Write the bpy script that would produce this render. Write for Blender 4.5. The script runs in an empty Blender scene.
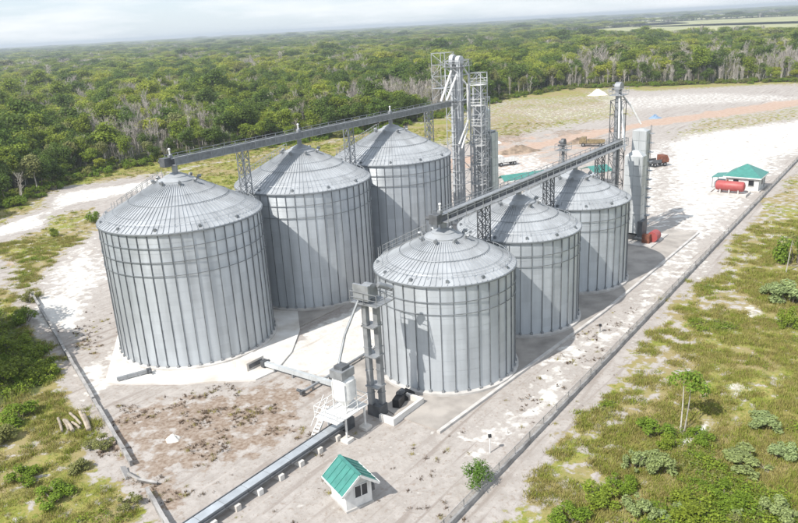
import bpy, bmesh, math, random
import numpy as np
from mathutils import Vector, Matrix
R = math.radians
random.seed(7); RNG = np.random.default_rng(11)
scene = bpy.context.scene
col = scene.collection

# ------------------------------------------------------------------ camera, sky, sun, exposure
CAM_H, FPX, PITCH, ROLL = 35.68, 719.06, R(18.22), R(-3.105)
PW, PH = 798, 523
cam_d = bpy.data.cameras.new('camera'); cam = bpy.data.objects.new('camera', cam_d); col.objects.link(cam)
fwd = Vector((0, math.cos(PITCH), -math.sin(PITCH))); up0 = Vector((0, math.sin(PITCH), math.cos(PITCH))); rt0 = Vector((1, 0, 0))
rt = rt0*math.cos(ROLL) + up0*math.sin(ROLL); up = -rt0*math.sin(ROLL) + up0*math.cos(ROLL)
m = Matrix((rt, up, -fwd)).transposed().to_4x4(); m.translation = (0, 0, CAM_H); cam.matrix_world = m
cam_d.sensor_width = 36; cam_d.lens = FPX*36/PW; cam_d.clip_start = .5; cam_d.clip_end = 60000
scene.camera = cam
scene.render.resolution_x, scene.render.resolution_y = 1024, 671

SUN_EL = R(47); TO_SUN = Vector((-.7448, -.6674, math.tan(SUN_EL))).normalized()
world = bpy.data.worlds.new('World'); scene.world = world; world.use_nodes = True
wn, wl = world.node_tree.nodes, world.node_tree.links; wn.clear()
sky = wn.new('ShaderNodeTexSky'); sky.sky_type = 'NISHITA'; sky.sun_disc = False
sky.sun_elevation = SUN_EL; sky.sun_rotation = math.atan2(TO_SUN.x, TO_SUN.y)
sky.altitude = 50; sky.air_density = 1.0; sky.dust_density = .7; sky.ozone_density = 1.0
tc = wn.new('ShaderNodeTexCoord'); mp = wn.new('ShaderNodeMapping'); mp.inputs['Scale'].default_value = (3.0, 3.0, 22)
nz = wn.new('ShaderNodeTexNoise'); nz.inputs['Scale'].default_value = 1.5; nz.inputs['Detail'].default_value = 7; nz.inputs['Roughness'].default_value = .55
cr = wn.new('ShaderNodeValToRGB'); cr.color_ramp.elements[0].position = .42; cr.color_ramp.elements[1].position = .64
cmul = wn.new('ShaderNodeMath'); cmul.operation = 'MULTIPLY'; cmul.inputs[1].default_value = .92
mx = wn.new('ShaderNodeMixRGB'); mx.inputs[2].default_value = (4.3, 4.42, 4.55, 1)
mx0 = wn.new('ShaderNodeMixRGB'); mx0.inputs[0].default_value = .8; mx0.inputs[2].default_value = (2.75, 3.2, 3.75, 1)
bg = wn.new('ShaderNodeBackground'); bg.inputs['Strength'].default_value = .15; wo = wn.new('ShaderNodeOutputWorld')
wl.new(tc.outputs['Generated'], mp.inputs[0]); wl.new(mp.outputs[0], nz.inputs['Vector']); wl.new(nz.outputs['Fac'], cr.inputs[0])
wl.new(cr.outputs[0], cmul.inputs[0]); wl.new(cmul.outputs[0], mx.inputs[0]); wl.new(sky.outputs[0], mx0.inputs[1]); wl.new(mx0.outputs[0], mx.inputs[1])
wl.new(mx.outputs[0], bg.inputs[0]); wl.new(bg.outputs[0], wo.inputs[0])
sun_d = bpy.data.lights.new('sun', 'SUN'); sun_d.energy = 3.5; sun_d.angle = R(.55); sun_d.color = (1, .95, .88)
sun = bpy.data.objects.new('sun', sun_d); col.objects.link(sun); sun.rotation_euler = TO_SUN.to_track_quat('Z', 'Y').to_euler(); sun.location = (-60, -40, 120)
vs = scene.view_settings; vs.view_transform = 'Standard'; vs.look = 'None'; vs.exposure = .72; vs.gamma = 1; vs.use_curve_mapping = False

# ------------------------------------------------------------------ helpers
def G(u, v, z=0.):
    """photo pixel -> point on the horizontal plane z"""
    d = fwd*FPX + rt*(u-PW/2) + up*(PH/2-v); t = (z-CAM_H)/d.z
    return Vector((d.x*t, d.y*t, z))
U = Vector((.61763, .78647)); WV = Vector((U.y, -U.x)); D0 = Vector((4.77, 71.84)); RZ = math.atan2(U.y, U.x)
def S(t, w, z=0.):
    """site grid: t along the silo rows, w across them"""
    p = D0 + U*t + WV*w
    return Vector((p.x, p.y, z))
def to_site(x, y):
    dx, dy = x-D0.x, y-D0.y
    return dx*U.x+dy*U.y, dx*WV.x+dy*WV.y

class MB:
    def __init__(s): s.v = []; s.f = []; s.mi = []; s.cur = 0
    def add(s, vs, fs):
        o = len(s.v); s.v += [tuple(p) for p in vs]; s.f += [tuple(o+i for i in f) for f in fs]; s.mi += [s.cur]*len(fs); return s
    def box(s, x0, x1, y0, y1, z0, z1):
        return s.add([(x0,y0,z0),(x1,y0,z0),(x1,y1,z0),(x0,y1,z0),(x0,y0,z1),(x1,y0,z1),(x1,y1,z1),(x0,y1,z1)],
                     [(0,3,2,1),(4,5,6,7),(0,1,5,4),(1,2,6,5),(2,3,7,6),(3,0,4,7)])
    def bar(s, a, b, w, h=None, upv=(0, 0, 1)):
        a, b = Vector(a), Vector(b); h = h or w; d = (b-a).normalized(); uv = Vector(upv)
        if abs(d.dot(uv)) > .98: uv = Vector((1, 0, 0))
        x = d.cross(uv).normalized(); y = x.cross(d)
        vs = [p + x*(i*w/2) + y*(j*h/2) for p in (a, b) for i, j in ((-1,-1),(1,-1),(1,1),(-1,1))]
        return s.add(vs, [(0,1,2,3),(7,6,5,4),(0,4,5,1),(1,5,6,2),(2,6,7,3),(3,7,4,0)])
    def tube(s, pts, rad, n=8, cap=True):
        pts = [Vector(p) for p in pts]; rad = rad if isinstance(rad, (list, tuple)) else [rad]*len(pts)
        vs = []; prev = None
        for i, p in enumerate(pts):
            d = (pts[min(i+1, len(pts)-1)]-pts[max(i-1, 0)]).normalized()
            if prev is None: prev = Vector((1, 0, 0)) if abs(d.x) < .8 else Vector((0, 1, 0))
            x = (prev-d*prev.dot(d)).normalized(); y = d.cross(x); prev = x
            vs += [p+(x*math.cos(k*2*math.pi/n)+y*math.sin(k*2*math.pi/n))*rad[i] for k in range(n)]
        fs = [(i*n+k, i*n+(k+1) % n, (i+1)*n+(k+1) % n, (i+1)*n+k) for i in range(len(pts)-1) for k in range(n)]
        if cap: fs += [tuple(range(n))[::-1], tuple((len(pts)-1)*n+k for k in range(n))]
        return s.add(vs, fs)
    def lathe(s, prof, n=48, a0=0, a1=2*math.pi, close=True):
        full = abs(a1-a0-2*math.pi) < 1e-6; k = n if full else n+1; vs = []
        for r, z in prof: vs += [(r*math.cos(a0+(a1-a0)*i/n), r*math.sin(a0+(a1-a0)*i/n), z) for i in range(k)]
        fs = []
        for j in range(len(prof)-1):
            for i in range(n): fs.append((j*k+i, j*k+(i+1) % k, (j+1)*k+(i+1) % k, (j+1)*k+i))
        return s.add(vs, fs)
    def prism(s, poly, z0, z1):
        n = len(poly); a = sum(poly[i][0]*poly[(i+1) % n][1]-poly[(i+1) % n][0]*poly[i][1] for i in range(n))
        if a < 0: poly = poly[::-1]
        vs = [(p[0], p[1], z0) for p in poly]+[(p[0], p[1], z1) for p in poly]
        return s.add(vs, [tuple(range(n))[::-1], tuple(range(n, 2*n))]+[(i, (i+1) % n, n+(i+1) % n, n+i) for i in range(n)])
    def mesh(s, name, mats=(), smooth=False):
        me = bpy.data.meshes.new(name); me.from_pydata(s.v, [], s.f)
        for mt in (mats if isinstance(mats, (list, tuple)) else [mats]): me.materials.append(mt)
        if any(s.mi): me.polygons.foreach_set('material_index', s.mi)
        if smooth: me.shade_smooth(); me.set_sharp_from_angle(angle=R(35))
        me.update(); return me
    def build(s, name, mt, parent=None, smooth=False, loc=None, rz=None):
        return link(name, s.mesh(name, mt, smooth), parent, loc, rz)
def link(name, me, parent=None, loc=None, rz=None):
    o = bpy.data.objects.new(name, me); col.objects.link(o)
    if parent: o.parent = parent
    if loc is not None: o.location = loc
    if rz is not None: o.rotation_euler = (0, 0, rz)
    return o
def tag(o, label=None, cat=None, group=None, kind=None):
    if label: o['label'] = label
    if cat: o['category'] = cat
    if group: o['group'] = group
    if kind: o['kind'] = kind
    return o
def thing(name, label, cat, loc=(0, 0, 0), rz=0., group=None):
    o = link(name, None, None, loc, rz); o.empty_display_size = .3
    return tag(o, label, cat, group)

def mat(name, c, rough=.6, metal=0., var=.12, nscale=1.2, rnd=.08, bump=0., bscale=20., c2=None, streak=False, alpha=None, spec=None):
    """principled + soft noise mottling + a little variation between objects"""
    mt = bpy.data.materials.new(name); mt.use_nodes = True; n, l = mt.node_tree.nodes, mt.node_tree.links
    b = n['Principled BSDF']; b.inputs['Roughness'].default_value = rough; b.inputs['Metallic'].default_value = metal
    if spec is not None: b.inputs['Specular IOR Level'].default_value = spec
    geo = n.new('ShaderNodeNewGeometry'); t = n.new('ShaderNodeTexNoise'); t.inputs['Scale'].default_value = nscale; t.inputs['Detail'].default_value = 6
    if streak:
        mpn = n.new('ShaderNodeMapping'); mpn.inputs['Scale'].default_value = (1, 1, .12); l.new(geo.outputs['Position'], mpn.inputs[0]); l.new(mpn.outputs[0], t.inputs['Vector'])
    else: l.new(geo.outputs['Position'], t.inputs['Vector'])
    mixc = n.new('ShaderNodeMixRGB'); c2 = c2 or tuple(x*(1-2.2*var) for x in c)
    mixc.inputs[1].default_value = (*c2, 1); mixc.inputs[2].default_value = (*[min(1, x*(1+var*.6)) for x in c], 1)
    rp = n.new('ShaderNodeMapRange'); rp.inputs['From Min'].default_value = .3; rp.inputs['From Max'].default_value = .62
    l.new(t.outputs['Fac'], rp.inputs[0]); l.new(rp.outputs[0], mixc.inputs[0])
    oi = n.new('ShaderNodeObjectInfo'); mr = n.new('ShaderNodeMapRange'); mr.inputs['To Min'].default_value = 1-rnd; mr.inputs['To Max'].default_value = 1+rnd
    l.new(oi.outputs['Random'], mr.inputs[0]); hs = n.new('ShaderNodeHueSaturation'); l.new(mr.outputs[0], hs.inputs['Value']); l.new(mixc.outputs[0], hs.inputs['Color'])
    l.new(hs.outputs[0], b.inputs['Base Color'])
    if bump:
        bn = n.new('ShaderNodeBump'); bn.inputs['Strength'].default_value = bump; bn.inputs['Distance'].default_value = .05
        t2 = n.new('ShaderNodeTexNoise'); t2.inputs['Scale'].default_value = bscale; l.new(geo.outputs['Position'], t2.inputs['Vector']); l.new(t2.outputs['Fac'], bn.inputs['Height']); l.new(bn.outputs[0], b.inputs['Normal'])
    if alpha is not None: b.inputs['Alpha'].default_value = alpha
    return mt

def leafmat(name, c, c2, rough=.6, hue=.015, transl=.35):
    mt = bpy.data.materials.new(name); mt.use_nodes = True; n, l = mt.node_tree.nodes, mt.node_tree.links
    b = n['Principled BSDF']; b.inputs['Roughness'].default_value = rough; b.inputs['Specular IOR Level'].default_value = .25
    oi = n.new('ShaderNodeObjectInfo'); geo = n.new('ShaderNodeNewGeometry')
    mx1 = n.new('ShaderNodeMixRGB'); mx1.inputs[1].default_value = (*c, 1); mx1.inputs[2].default_value = (*c2, 1); l.new(oi.outputs['Random'], mx1.inputs[0])
    hs = n.new('ShaderNodeHueSaturation'); mr = n.new('ShaderNodeMapRange'); mr.inputs['To Min'].default_value = .65; mr.inputs['To Max'].default_value = 1.35
    l.new(geo.outputs['Random Per Island'], mr.inputs[0]); l.new(mr.outputs[0], hs.inputs['Value'])
    mh = n.new('ShaderNodeMapRange'); mh.inputs['To Min'].default_value = .5-hue; mh.inputs['To Max'].default_value = .5+hue; l.new(oi.outputs['Random'], mh.inputs[0]); l.new(mh.outputs[0], hs.inputs['Hue'])
    l.new(mx1.outputs[0], hs.inputs['Color']); l.new(hs.outputs[0], b.inputs['Base Color'])
    tr = n.new('ShaderNodeBsdfTranslucent'); l.new(hs.outputs[0], tr.inputs[0]); ms = n.new('ShaderNodeMixShader'); ms.inputs[0].default_value = transl
    out = n['Material Output']; l.new(b.outputs[0], ms.inputs[1]); l.new(tr.outputs[0], ms.inputs[2]); l.new(ms.outputs[0], out.inputs[0])
    return mt

M = dict(
    wall=mat('galvanised_sheet', (.51, .545, .575), .34, .42, .08, .9, .03, .15, 14, streak=True),
    stiff=mat('galvanised_stiffener', (.21, .225, .24), .5, .5, .12, 2),
    roof=mat('galvanised_roof', (.41, .43, .45), .5, .25, .08, .7, .04),
    ring=mat('galvanised_ring', (.24, .26, .28), .5, .5, .1, 2),
    steel=mat('galvanised_steel', (.33, .345, .36), .5, .45, .12, 1.5),
    galv=mat('bright_galvanised_steel', (.50, .52, .54), .5, .3, .12, 1.5),
    dsteel=mat('weathered_steel', (.135, .142, .152), .55, .4, .15, 1.5),
    white=mat('white_paint', (.70, .70, .685), .5, 0, .08, 2),
    conc=mat('concrete', (.52, .50, .475), .85, 0, .12, .8, .05, .3, 9),
    concw=mat('pale_concrete', (.66, .645, .62), .85, 0, .10, .35, .03, .3, 9, c2=(.50, .46, .41)),
    concd=mat('dusty_concrete', (.37, .34, .31), .9, 0, .16, .35, .05, .3, 9),
    fence=mat('weathered_wall', (.33, .32, .31), .9, 0, .2, .9, .1, .3, 9),
    mesh=mat('fence_mesh', (.42, .42, .41), .8, 0, .1, 1, .05, alpha=.2),
    teal=mat('teal_sheet', (.06, .235, .20), .45, 0, .1, 1.5, .05, c2=(.05, .19, .165)),
    glass=mat('dark_glass', (.03, .035, .04), .1, 0, .05),
    black=mat('black_rubber', (.025, .025, .027), .7, 0, .2),
    red=mat('red_paint', (.33, .06, .06), .5, 0, .12, 1.2, c2=(.36, .10, .09)),
    rust=mat('rust_steel', (.20, .075, .045), .8, 0, .25, 3),
    blue=mat('blue_tarp', (.22, .32, .45), .6, 0, .12, 1.5),
    wood=mat('weathered_wood', (.34, .29, .23), .9, 0, .18, 2, .25),
    bark=mat('bark', (.20, .17, .135), .9, 0, .2, 3, .2),
    greybark=mat('pale_bark', (.42, .39, .35), .9, 0, .15, 3, .2),
    yellow=mat('machine_yellow', (.24, .185, .10), .6, 0, .2, 2),
    dryer=mat('dryer_panel', (.50, .525, .535), .45, .15, .08, .8, .06, streak=True),
    dryerg=mat('green_grey_panel', (.42, .47, .46), .4, .2, .12, .5, .1, streak=True),
    sandp=mat('sand_heap', (.74, .70, .64), .95, 0, .08, .5), mud=mat('earth_heap', (.30, .23, .17), .95, 0, .25, .6),
)

def sheet_tone(mt, tier, amp):
    n, l = mt.node_tree.nodes, mt.node_tree.links; b = n['Principled BSDF']; src = b.inputs['Base Color'].links[0].from_socket
    g_ = n.new('ShaderNodeNewGeometry'); sx = n.new('ShaderNodeSeparateXYZ'); l.new(g_.outputs['Position'], sx.inputs[0]); dv = n.new('ShaderNodeMath'); dv.operation = 'DIVIDE'; dv.inputs[1].default_value = tier; l.new(sx.outputs[2], dv.inputs[0]); fl = n.new('ShaderNodeMath'); fl.operation = 'FLOOR'; l.new(dv.outputs[0], fl.inputs[0])
    oi = n.new('ShaderNodeObjectInfo'); cb = n.new('ShaderNodeCombineXYZ'); l.new(fl.outputs[0], cb.inputs[0]); l.new(oi.outputs['Random'], cb.inputs[1]); wnz = n.new('ShaderNodeTexWhiteNoise'); l.new(cb.outputs[0], wnz.inputs['Vector'])
    mr = n.new('ShaderNodeMapRange'); mr.inputs['To Min'].default_value = 1-amp; mr.inputs['To Max'].default_value = 1+amp; l.new(wnz.outputs['Value'], mr.inputs[0]); hs = n.new('ShaderNodeHueSaturation'); l.new(mr.outputs[0], hs.inputs['Value']); l.new(src, hs.inputs['Color']); l.new(hs.outputs[0], b.inputs['Base Color'])
sheet_tone(M['wall'], 1.1, .05); sheet_tone(M['roof'], .9, .03)
def corrugate(mt, period, k):
    """fine horizontal corrugation of the sheets, as a tilt of the surface normal"""
    n, l = mt.node_tree.nodes, mt.node_tree.links; b = n['Principled BSDF']; g_ = n.new('ShaderNodeNewGeometry'); sx = n.new('ShaderNodeSeparateXYZ'); l.new(g_.outputs['Position'], sx.inputs[0])
    mu = n.new('ShaderNodeMath'); mu.operation = 'MULTIPLY'; mu.inputs[1].default_value = 2*math.pi/period; l.new(sx.outputs[2], mu.inputs[0]); si = n.new('ShaderNodeMath'); si.operation = 'SINE'; l.new(mu.outputs[0], si.inputs[0]); m2 = n.new('ShaderNodeMath'); m2.operation = 'MULTIPLY'; m2.inputs[1].default_value = k; l.new(si.outputs[0], m2.inputs[0])
    cb = n.new('ShaderNodeCombineXYZ'); l.new(m2.outputs[0], cb.inputs[2]); ad = n.new('ShaderNodeVectorMath'); ad.operation = 'ADD'; l.new(g_.outputs['Normal'], ad.inputs[0]); l.new(cb.outputs[0], ad.inputs[1]); no = n.new('ShaderNodeVectorMath'); no.operation = 'NORMALIZE'; l.new(ad.outputs[0], no.inputs[0])
    for lk in list(b.inputs['Normal'].links): l.remove(lk)
    l.new(no.outputs[0], b.inputs['Normal'])
corrugate(M['wall'], .031, .5)

# ------------------------------------------------------------------ numpy noise and zones
def _hash(ix, iy, s):
    h = (ix.astype(np.int64)*374761393 + iy.astype(np.int64)*668265263 + s*1442695041) & 0x7fffffff
    h = ((h ^ (h >> 13))*1274126177) & 0x7fffffff
    return ((h ^ (h >> 16)) & 0xffff)/65535.
def vnoise(x, y, s=0):
    ix, iy = np.floor(x), np.floor(y); fx, fy = x-ix, y-iy; fx = fx*fx*(3-2*fx); fy = fy*fy*(3-2*fy)
    a, b, c, d = _hash(ix, iy, s), _hash(ix+1, iy, s), _hash(ix, iy+1, s), _hash(ix+1, iy+1, s)
    return (a*(1-fx)+b*fx)*(1-fy)+(c*(1-fx)+d*fx)*fy
def fbm(x, y, sc, s=0, o=4):
    r = 0; a = .5; t = 0
    for k in range(o): r = r+a*vnoise(x/sc*2**k+17.3*k, y/sc*2**k+9.1*k, s+k); t += a; a *= .5
    return r/t
def inpoly(x, y, poly):
    c = np.zeros(x.shape, bool); n = len(poly)
    for i in range(n):
        (x0, y0), (x1, y1) = poly[i], poly[(i+1) % n]
        if y0 == y1: continue
        k = ((y0 > y) != (y1 > y)) & (x < (x1-x0)*(y-y0)/(y1-y0)+x0); c ^= k
    return c
def sdist(x, y, poly):
    d = np.full(x.shape, 1e9); n = len(poly)
    for i in range(n):
        (x0, y0), (x1, y1) = poly[i], poly[(i+1) % n]; dx, dy = x1-x0, y1-y0
        t = np.clip(((x-x0)*dx+(y-y0)*dy)/(dx*dx+dy*dy+1e-9), 0, 1); d = np.minimum(d, np.hypot(x-x0-t*dx, y-y0-t*dy))
    return np.where(inpoly(x, y, poly), d, -d)
def PX(*pts): return [tuple(G(*p)[:2]) for p in pts]
def ST(*pts): return [tuple(S(*p)[:2]) for p in pts]
def zone(x, y, polys):
    """0..1 cover weight; each entry (world polygon, weight, edge softness in m)"""
    w = np.zeros(x.shape)
    for poly, k, soft in polys:
        d = sdist(x, y, poly); w = np.maximum(w, k*np.clip(.5+d/(2*soft), 0, 1))
    return w
FOREST_EDGE = [(-420, 330), (-140, 262), (0, 208), (45, 190), (85, 176), (130, 166), (185, 157), (260, 147), (330, 138), (400, 125), (440, 116), (500, 99), (560, 89), (620, 86), (700, 84), (798, 81), (900, 78), (1200, 72)]
fe = [tuple(G(*p)[:2]) for p in FOREST_EDGE]
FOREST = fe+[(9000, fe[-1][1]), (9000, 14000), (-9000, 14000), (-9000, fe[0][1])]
fd = Vector(G(798, 160)[:2])-Vector(G(455, 520)[:2]); fd.normalize(); F0 = Vector(G(455, 520)[:2])
def FN(s, off=0.): p = F0+fd*s+Vector((fd.y, -fd.x))*off; return (p.x, p.y)      # along the right fence
wd = Vector(G(165, 523)[:2])-Vector(G(35, 300)[:2]); wd.normalize(); W0 = Vector(G(35, 300)[:2])
def LW(s, off=0.): p = W0+wd*s+Vector((-wd.y, wd.x))*off; return (p.x, p.y)      # along the left wall
Z = dict(
 white=[(PX((250,384),(286,366),(318,378),(350,392),(386,382),(382,306),(350,312),(296,332),(280,352)), 1.15, 1.2),
        (PX((655,142),(720,129),(798,119),(900,108),(900,128),(798,154),(770,182),(735,215),(690,268),(655,292),(640,268),(660,240),(655,190)), .66, 6),
        (PX((-60,258),(0,238),(38,226),(60,206),(110,196),(165,187),(168,178),(110,185),(62,193),(44,211),(0,226),(-60,244)), .72, 2.0),
        (PX((50,270),(100,232),(108,268),(104,300),(85,325),(45,318),(38,300)), .66, 4),
        (PX((44,292),(92,296),(84,328),(48,325)), .95, 1.6), (PX((86,372),(110,345),(115,382),(98,398)), .85, 1.5),
        (PX((600,96),(700,91),(810,95),(810,101),(700,106),(625,112),(600,106)), .46, 6), (PX((500,112),(620,100),(640,112),(540,124)), .38, 6), (PX((440,140),(500,108),(560,100),(560,106),(500,120)), .34, 5),
        (PX((510,388),(600,318),(690,248),(700,262),(620,340),(560,398),(505,440),(470,470),(450,440)), .56, 2.5),
        (PX((440,440),(500,396),(540,420),(440,523),(385,523),(395,470)), .22, 3),
        (PX((640,150),(660,150),(660,240),(645,250)), .7, 3), (PX((186,486),(240,470),(320,440),(380,430),(440,440),(400,523),(200,523)), .2, 2),
        (PX((720,432),(735,420),(748,440),(738,452),(715,460),(708,452)), .66, 1.2), (PX((716,380),(732,375),(746,388),(738,398),(722,394)), .66, 1.2), (PX((728,306),(748,303),(755,316),(735,320)), .62, 1.4),
        (PX((770,470),(786,468),(790,478),(775,480)), .7, .6), (PX((690,466),(704,460),(710,468),(696,472)), .64, .8),
        (PX((480,160),(540,150),(560,172),(500,185)), .5, 3)],
 brown=[(PX((118,408),(200,392),(292,380),(330,396),(322,430),(275,458),(205,478),(150,486),(125,440)), .62, 3),
        (PX((130,470),(200,480),(190,523),(165,523)), .75, 1.5), (PX((100,345),(86,372),(66,350),(84,322)), .5, 2), (PX((110,420),(150,415),(155,445),(125,450)), .72, 1.2),
        (PX((62,258),(100,240),(108,248),(70,268)), .5, 1.2), (PX((500,130),(530,128),(530,142),(480,150),(480,140)), .6, 3), (PX((548,130),(600,128),(606,148),(550,142)), .6, 3),
        (PX((640,250),(700,240),(690,262),(650,272)), .35, 2), (ST((-10,8.5),(60,9),(60,13),(-10,14)), .25, 2), (ST((20,-9),(70,-8),(70,-2),(20,-2)), .4, 3), (PX((300,160),(430,128),(500,104),(620,96),(636,114),(560,126),(500,138),(470,130)), .6, 8)],
 grass=[([FN(-60,1.0), FN(40,1.0), FN(120,1.2), FN(230,1.2), FN(330,60), FN(330,200), FN(-60,200)], .53, 1.6), ([FN(-60,3), FN(0,4.2), FN(40,5), FN(120,6), FN(230,8), FN(330,60), FN(330,200), FN(-60,200)], .66, 3),
        ([FN(-40,7), FN(10,8), FN(24,13), FN(60,18), FN(100,30), FN(100,120), FN(-60,120)], .78, 5),
        ([LW(-14,-1), LW(0,-.8), LW(30,-.6), LW(66,-.6), LW(100,-.6), LW(100,-200), LW(-14,-200)], .66, 1.4),
        ([LW(0,-5), LW(20,-3.5), LW(30,-9), LW(45,-12), LW(66,-13), LW(66,-100), LW(0,-100)], .9, 4),
        (PX((-60,275),(0,262),(34,296),(60,262),(100,228),(100,205),(48,216),(20,236),(-60,262)), .62, 2.5),
        (PX((-100,250),(0,226),(44,204),(62,188),(165,172),(300,150),(430,120),(500,101),(620,91),(1000,79),(1000,66),(700,76),(560,82),(440,108),(330,130),(185,150),(85,168),(0,200),(-100,235)), .75, 4),
        (PX((165,172),(300,148),(430,120),(500,99),(620,90),(640,116),(560,128),(480,142),(440,150),(300,175),(230,195),(170,182)), .52, 6), (PX((165,172),(300,148),(430,120),(470,108),(460,135),(430,150),(300,180),(240,200),(170,186)), .74, 4),
        (PX((660,142),(700,118),(798,104),(900,94),(900,104),(798,120),(720,136)), .48, 5), (PX((730,150),(798,128),(900,118),(900,126),(798,146)), .5, 5)],
 red=[(PX((380,176),(440,160),(500,149),(640,121),(798,98),(950,84),(950,90),(798,106),(640,128),(500,158),(440,176)), .8, 3),
      (PX((480,140),(600,126),(610,148),(560,168),(490,190)), .45, 4), (PX((0,262),(60,250),(62,256),(0,271)), .5, 1.0)],
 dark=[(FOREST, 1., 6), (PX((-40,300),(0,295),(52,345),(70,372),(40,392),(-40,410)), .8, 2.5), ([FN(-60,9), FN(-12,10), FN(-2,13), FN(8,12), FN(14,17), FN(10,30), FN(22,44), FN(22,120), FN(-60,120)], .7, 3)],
)
def weights(x, y):
    wx = x+(fbm(x, y, 9, 3)-.5)*7; wy = y+(fbm(x, y, 9, 8)-.5)*7
    return {k: zone(wx, wy, z) for k, z in Z.items()}

# ------------------------------------------------------------------ ground: one sheet, fine near the yard, coarse to the horizon
def axis(lo, hi, st, far_lo, far_hi):
    a = list(np.arange(lo, hi+1e-6, st)); s = st; b = []; p = hi
    while p < far_hi: s *= 1.16; p += s; b.append(p)
    s = st; c = []; p = lo
    while p > far_lo: s *= 1.16; p -= s; c.append(p)
    return np.array(c[::-1]+a+b)
gx, gy = axis(-90, 110, .55, -14000, 14000), axis(36, 215, .55, -800, 16000)
XX, YY = np.meshgrid(gx, gy); nx, ny = len(gx), len(gy)
wt = weights(XX, YY)
outside = np.clip(wt['grass']*1.4, 0, 1)*np.clip(1-wt['dark']*0, 0, 1)
ZZ = (fbm(XX, YY, 3.0, 5)-.5)*(.05+.3*outside) + (fbm(XX, YY, 1.1, 25, 2)-.5)*(.05+.10*wt['brown']+.08*outside)
far = np.clip((np.hypot(XX, YY)-260)/400, 0, 1); ZZ = ZZ*(1-far) - .08
verts = np.stack([XX, YY, ZZ], -1).reshape(-1, 3)
idx = np.arange(nx*ny).reshape(ny, nx); quads = np.stack([idx[:-1, :-1], idx[:-1, 1:], idx[1:, 1:], idx[1:, :-1]], -1).reshape(-1, 4)
gm = bpy.data.meshes.new('ground'); gm.from_pydata(verts, [], quads.tolist()); gm.shade_smooth()
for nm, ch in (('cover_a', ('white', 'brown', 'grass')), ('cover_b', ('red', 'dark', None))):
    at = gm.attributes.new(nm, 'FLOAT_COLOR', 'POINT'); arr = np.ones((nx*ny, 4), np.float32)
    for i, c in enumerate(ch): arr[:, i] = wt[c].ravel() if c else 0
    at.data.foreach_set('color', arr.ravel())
def ground_mat():
    mt = bpy.data.materials.new('ground_cover'); mt.use_nodes = True; n, l = mt.node_tree.nodes, mt.node_tree.links; b = n['Principled BSDF']
    b.inputs['Roughness'].default_value = .95; b.inputs['Specular IOR Level'].default_value = .1
    geo = n.new('ShaderNodeNewGeometry')
    def noise(sc, det=8, ro=.6):
        t = n.new('ShaderNodeTexNoise'); t.inputs['Scale'].default_value = sc; t.inputs['Detail'].default_value = det; t.inputs['Roughness'].default_value = ro; l.new(geo.outputs['Position'], t.inputs['Vector']); return t.outputs['Fac']
    def ramp(f, a, bb):
        r = n.new('ShaderNodeMapRange'); r.interpolation_type = 'SMOOTHSTEP'; r.inputs['From Min'].default_value = a; r.inputs['From Max'].default_value = bb; l.new(f, r.inputs[0]); return r.outputs[0]
    def mixc(f, a, c):
        x = n.new('ShaderNodeMixRGB'); l.new(f, x.inputs[0])
        for i, q in ((1, a), (2, c)):
            if isinstance(q, tuple): x.inputs[i].default_value = (*q, 1)
            else: l.new(q, x.inputs[i])
        return x.outputs[0]
    def cover(wgt, nzs, k=.9, sharp=.10):
        a = n.new('ShaderNodeMath'); a.operation = 'MULTIPLY_ADD'; a.inputs[1].default_value = -1; a.inputs[2].default_value = .5   # .5-noise
        l.new(nzs, a.inputs[0]); c = n.new('ShaderNodeMath'); c.operation = 'MULTIPLY_ADD'; c.inputs[1].default_value = k*1.8; l.new(a.outputs[0], c.inputs[0]); l.new(wgt, c.inputs[2])
        return ramp(c.outputs[0], .5-sharp, .5+sharp)
    A = n.new('ShaderNodeAttribute'); A.attribute_name = 'cover_a'; B = n.new('ShaderNodeAttribute'); B.attribute_name = 'cover_b'
    sa, sb = n.new('ShaderNodeSeparateColor'), n.new('ShaderNodeSeparateColor'); l.new(A.outputs['Color'], sa.inputs[0]); l.new(B.outputs['Color'], sb.inputs[0])
    n1, n2, n3, n4, n5 = noise(.22), noise(.75), noise(2.6), noise(.09, 5), noise(7., 4)
    soil = mixc(ramp(n2, .3, .7), (.33, .30, .275), (.42, .39, .365)); soil = mixc(ramp(n3, .52, .72), soil, (.29, .245, .21)); soil = mixc(ramp(n5, .60, .74), soil, (.23, .185, .155))
    mps = n.new('ShaderNodeMapping'); mps.inputs['Rotation'].default_value = (0, 0, -RZ); l.new(geo.outputs['Position'], mps.inputs[0]); mp2 = n.new('ShaderNodeMapping'); mp2.inputs['Scale'].default_value = (.07, 1.1, 1); l.new(mps.outputs[0], mp2.inputs[0]); tn = n.new('ShaderNodeTexNoise'); tn.inputs['Scale'].default_value = 1.0; tn.inputs['Detail'].default_value = 5; l.new(mp2.outputs[0], tn.inputs['Vector']); tn.inputs['Distortion'].default_value = .6
    soil = mixc(ramp(tn.outputs['Fac'], .54, .72), soil, (.28, .245, .22)); soil = mixc(ramp(tn.outputs['Fac'], .42, .26), soil, (.44, .405, .375))
    brown = mixc(ramp(n3, .35, .65), (.215, .16, .12), (.33, .275, .23)); brown = mixc(ramp(n2, .55, .7), brown, (.175, .135, .08))
    sand = mixc(ramp(n2, .3, .7), (.66, .645, .615), (.54, .515, .48)); sand = mixc(ramp(n3, .56, .74), sand, (.46, .40, .34))
    grass = mixc(ramp(n1, .35, .62), (.22, .235, .045), (.31, .27, .095)); grass = mixc(ramp(n3, .45, .68), grass, (.14, .19, .03)); grass = mixc(ramp(n5, .58, .72), grass, (.33, .29, .13)); grass = mixc(ramp(n4, .44, .58), grass, (.29, .24, .12))
    sand = mixc(ramp(tn.outputs['Fac'], .60, .76), sand, (.46, .42, .375))
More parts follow.
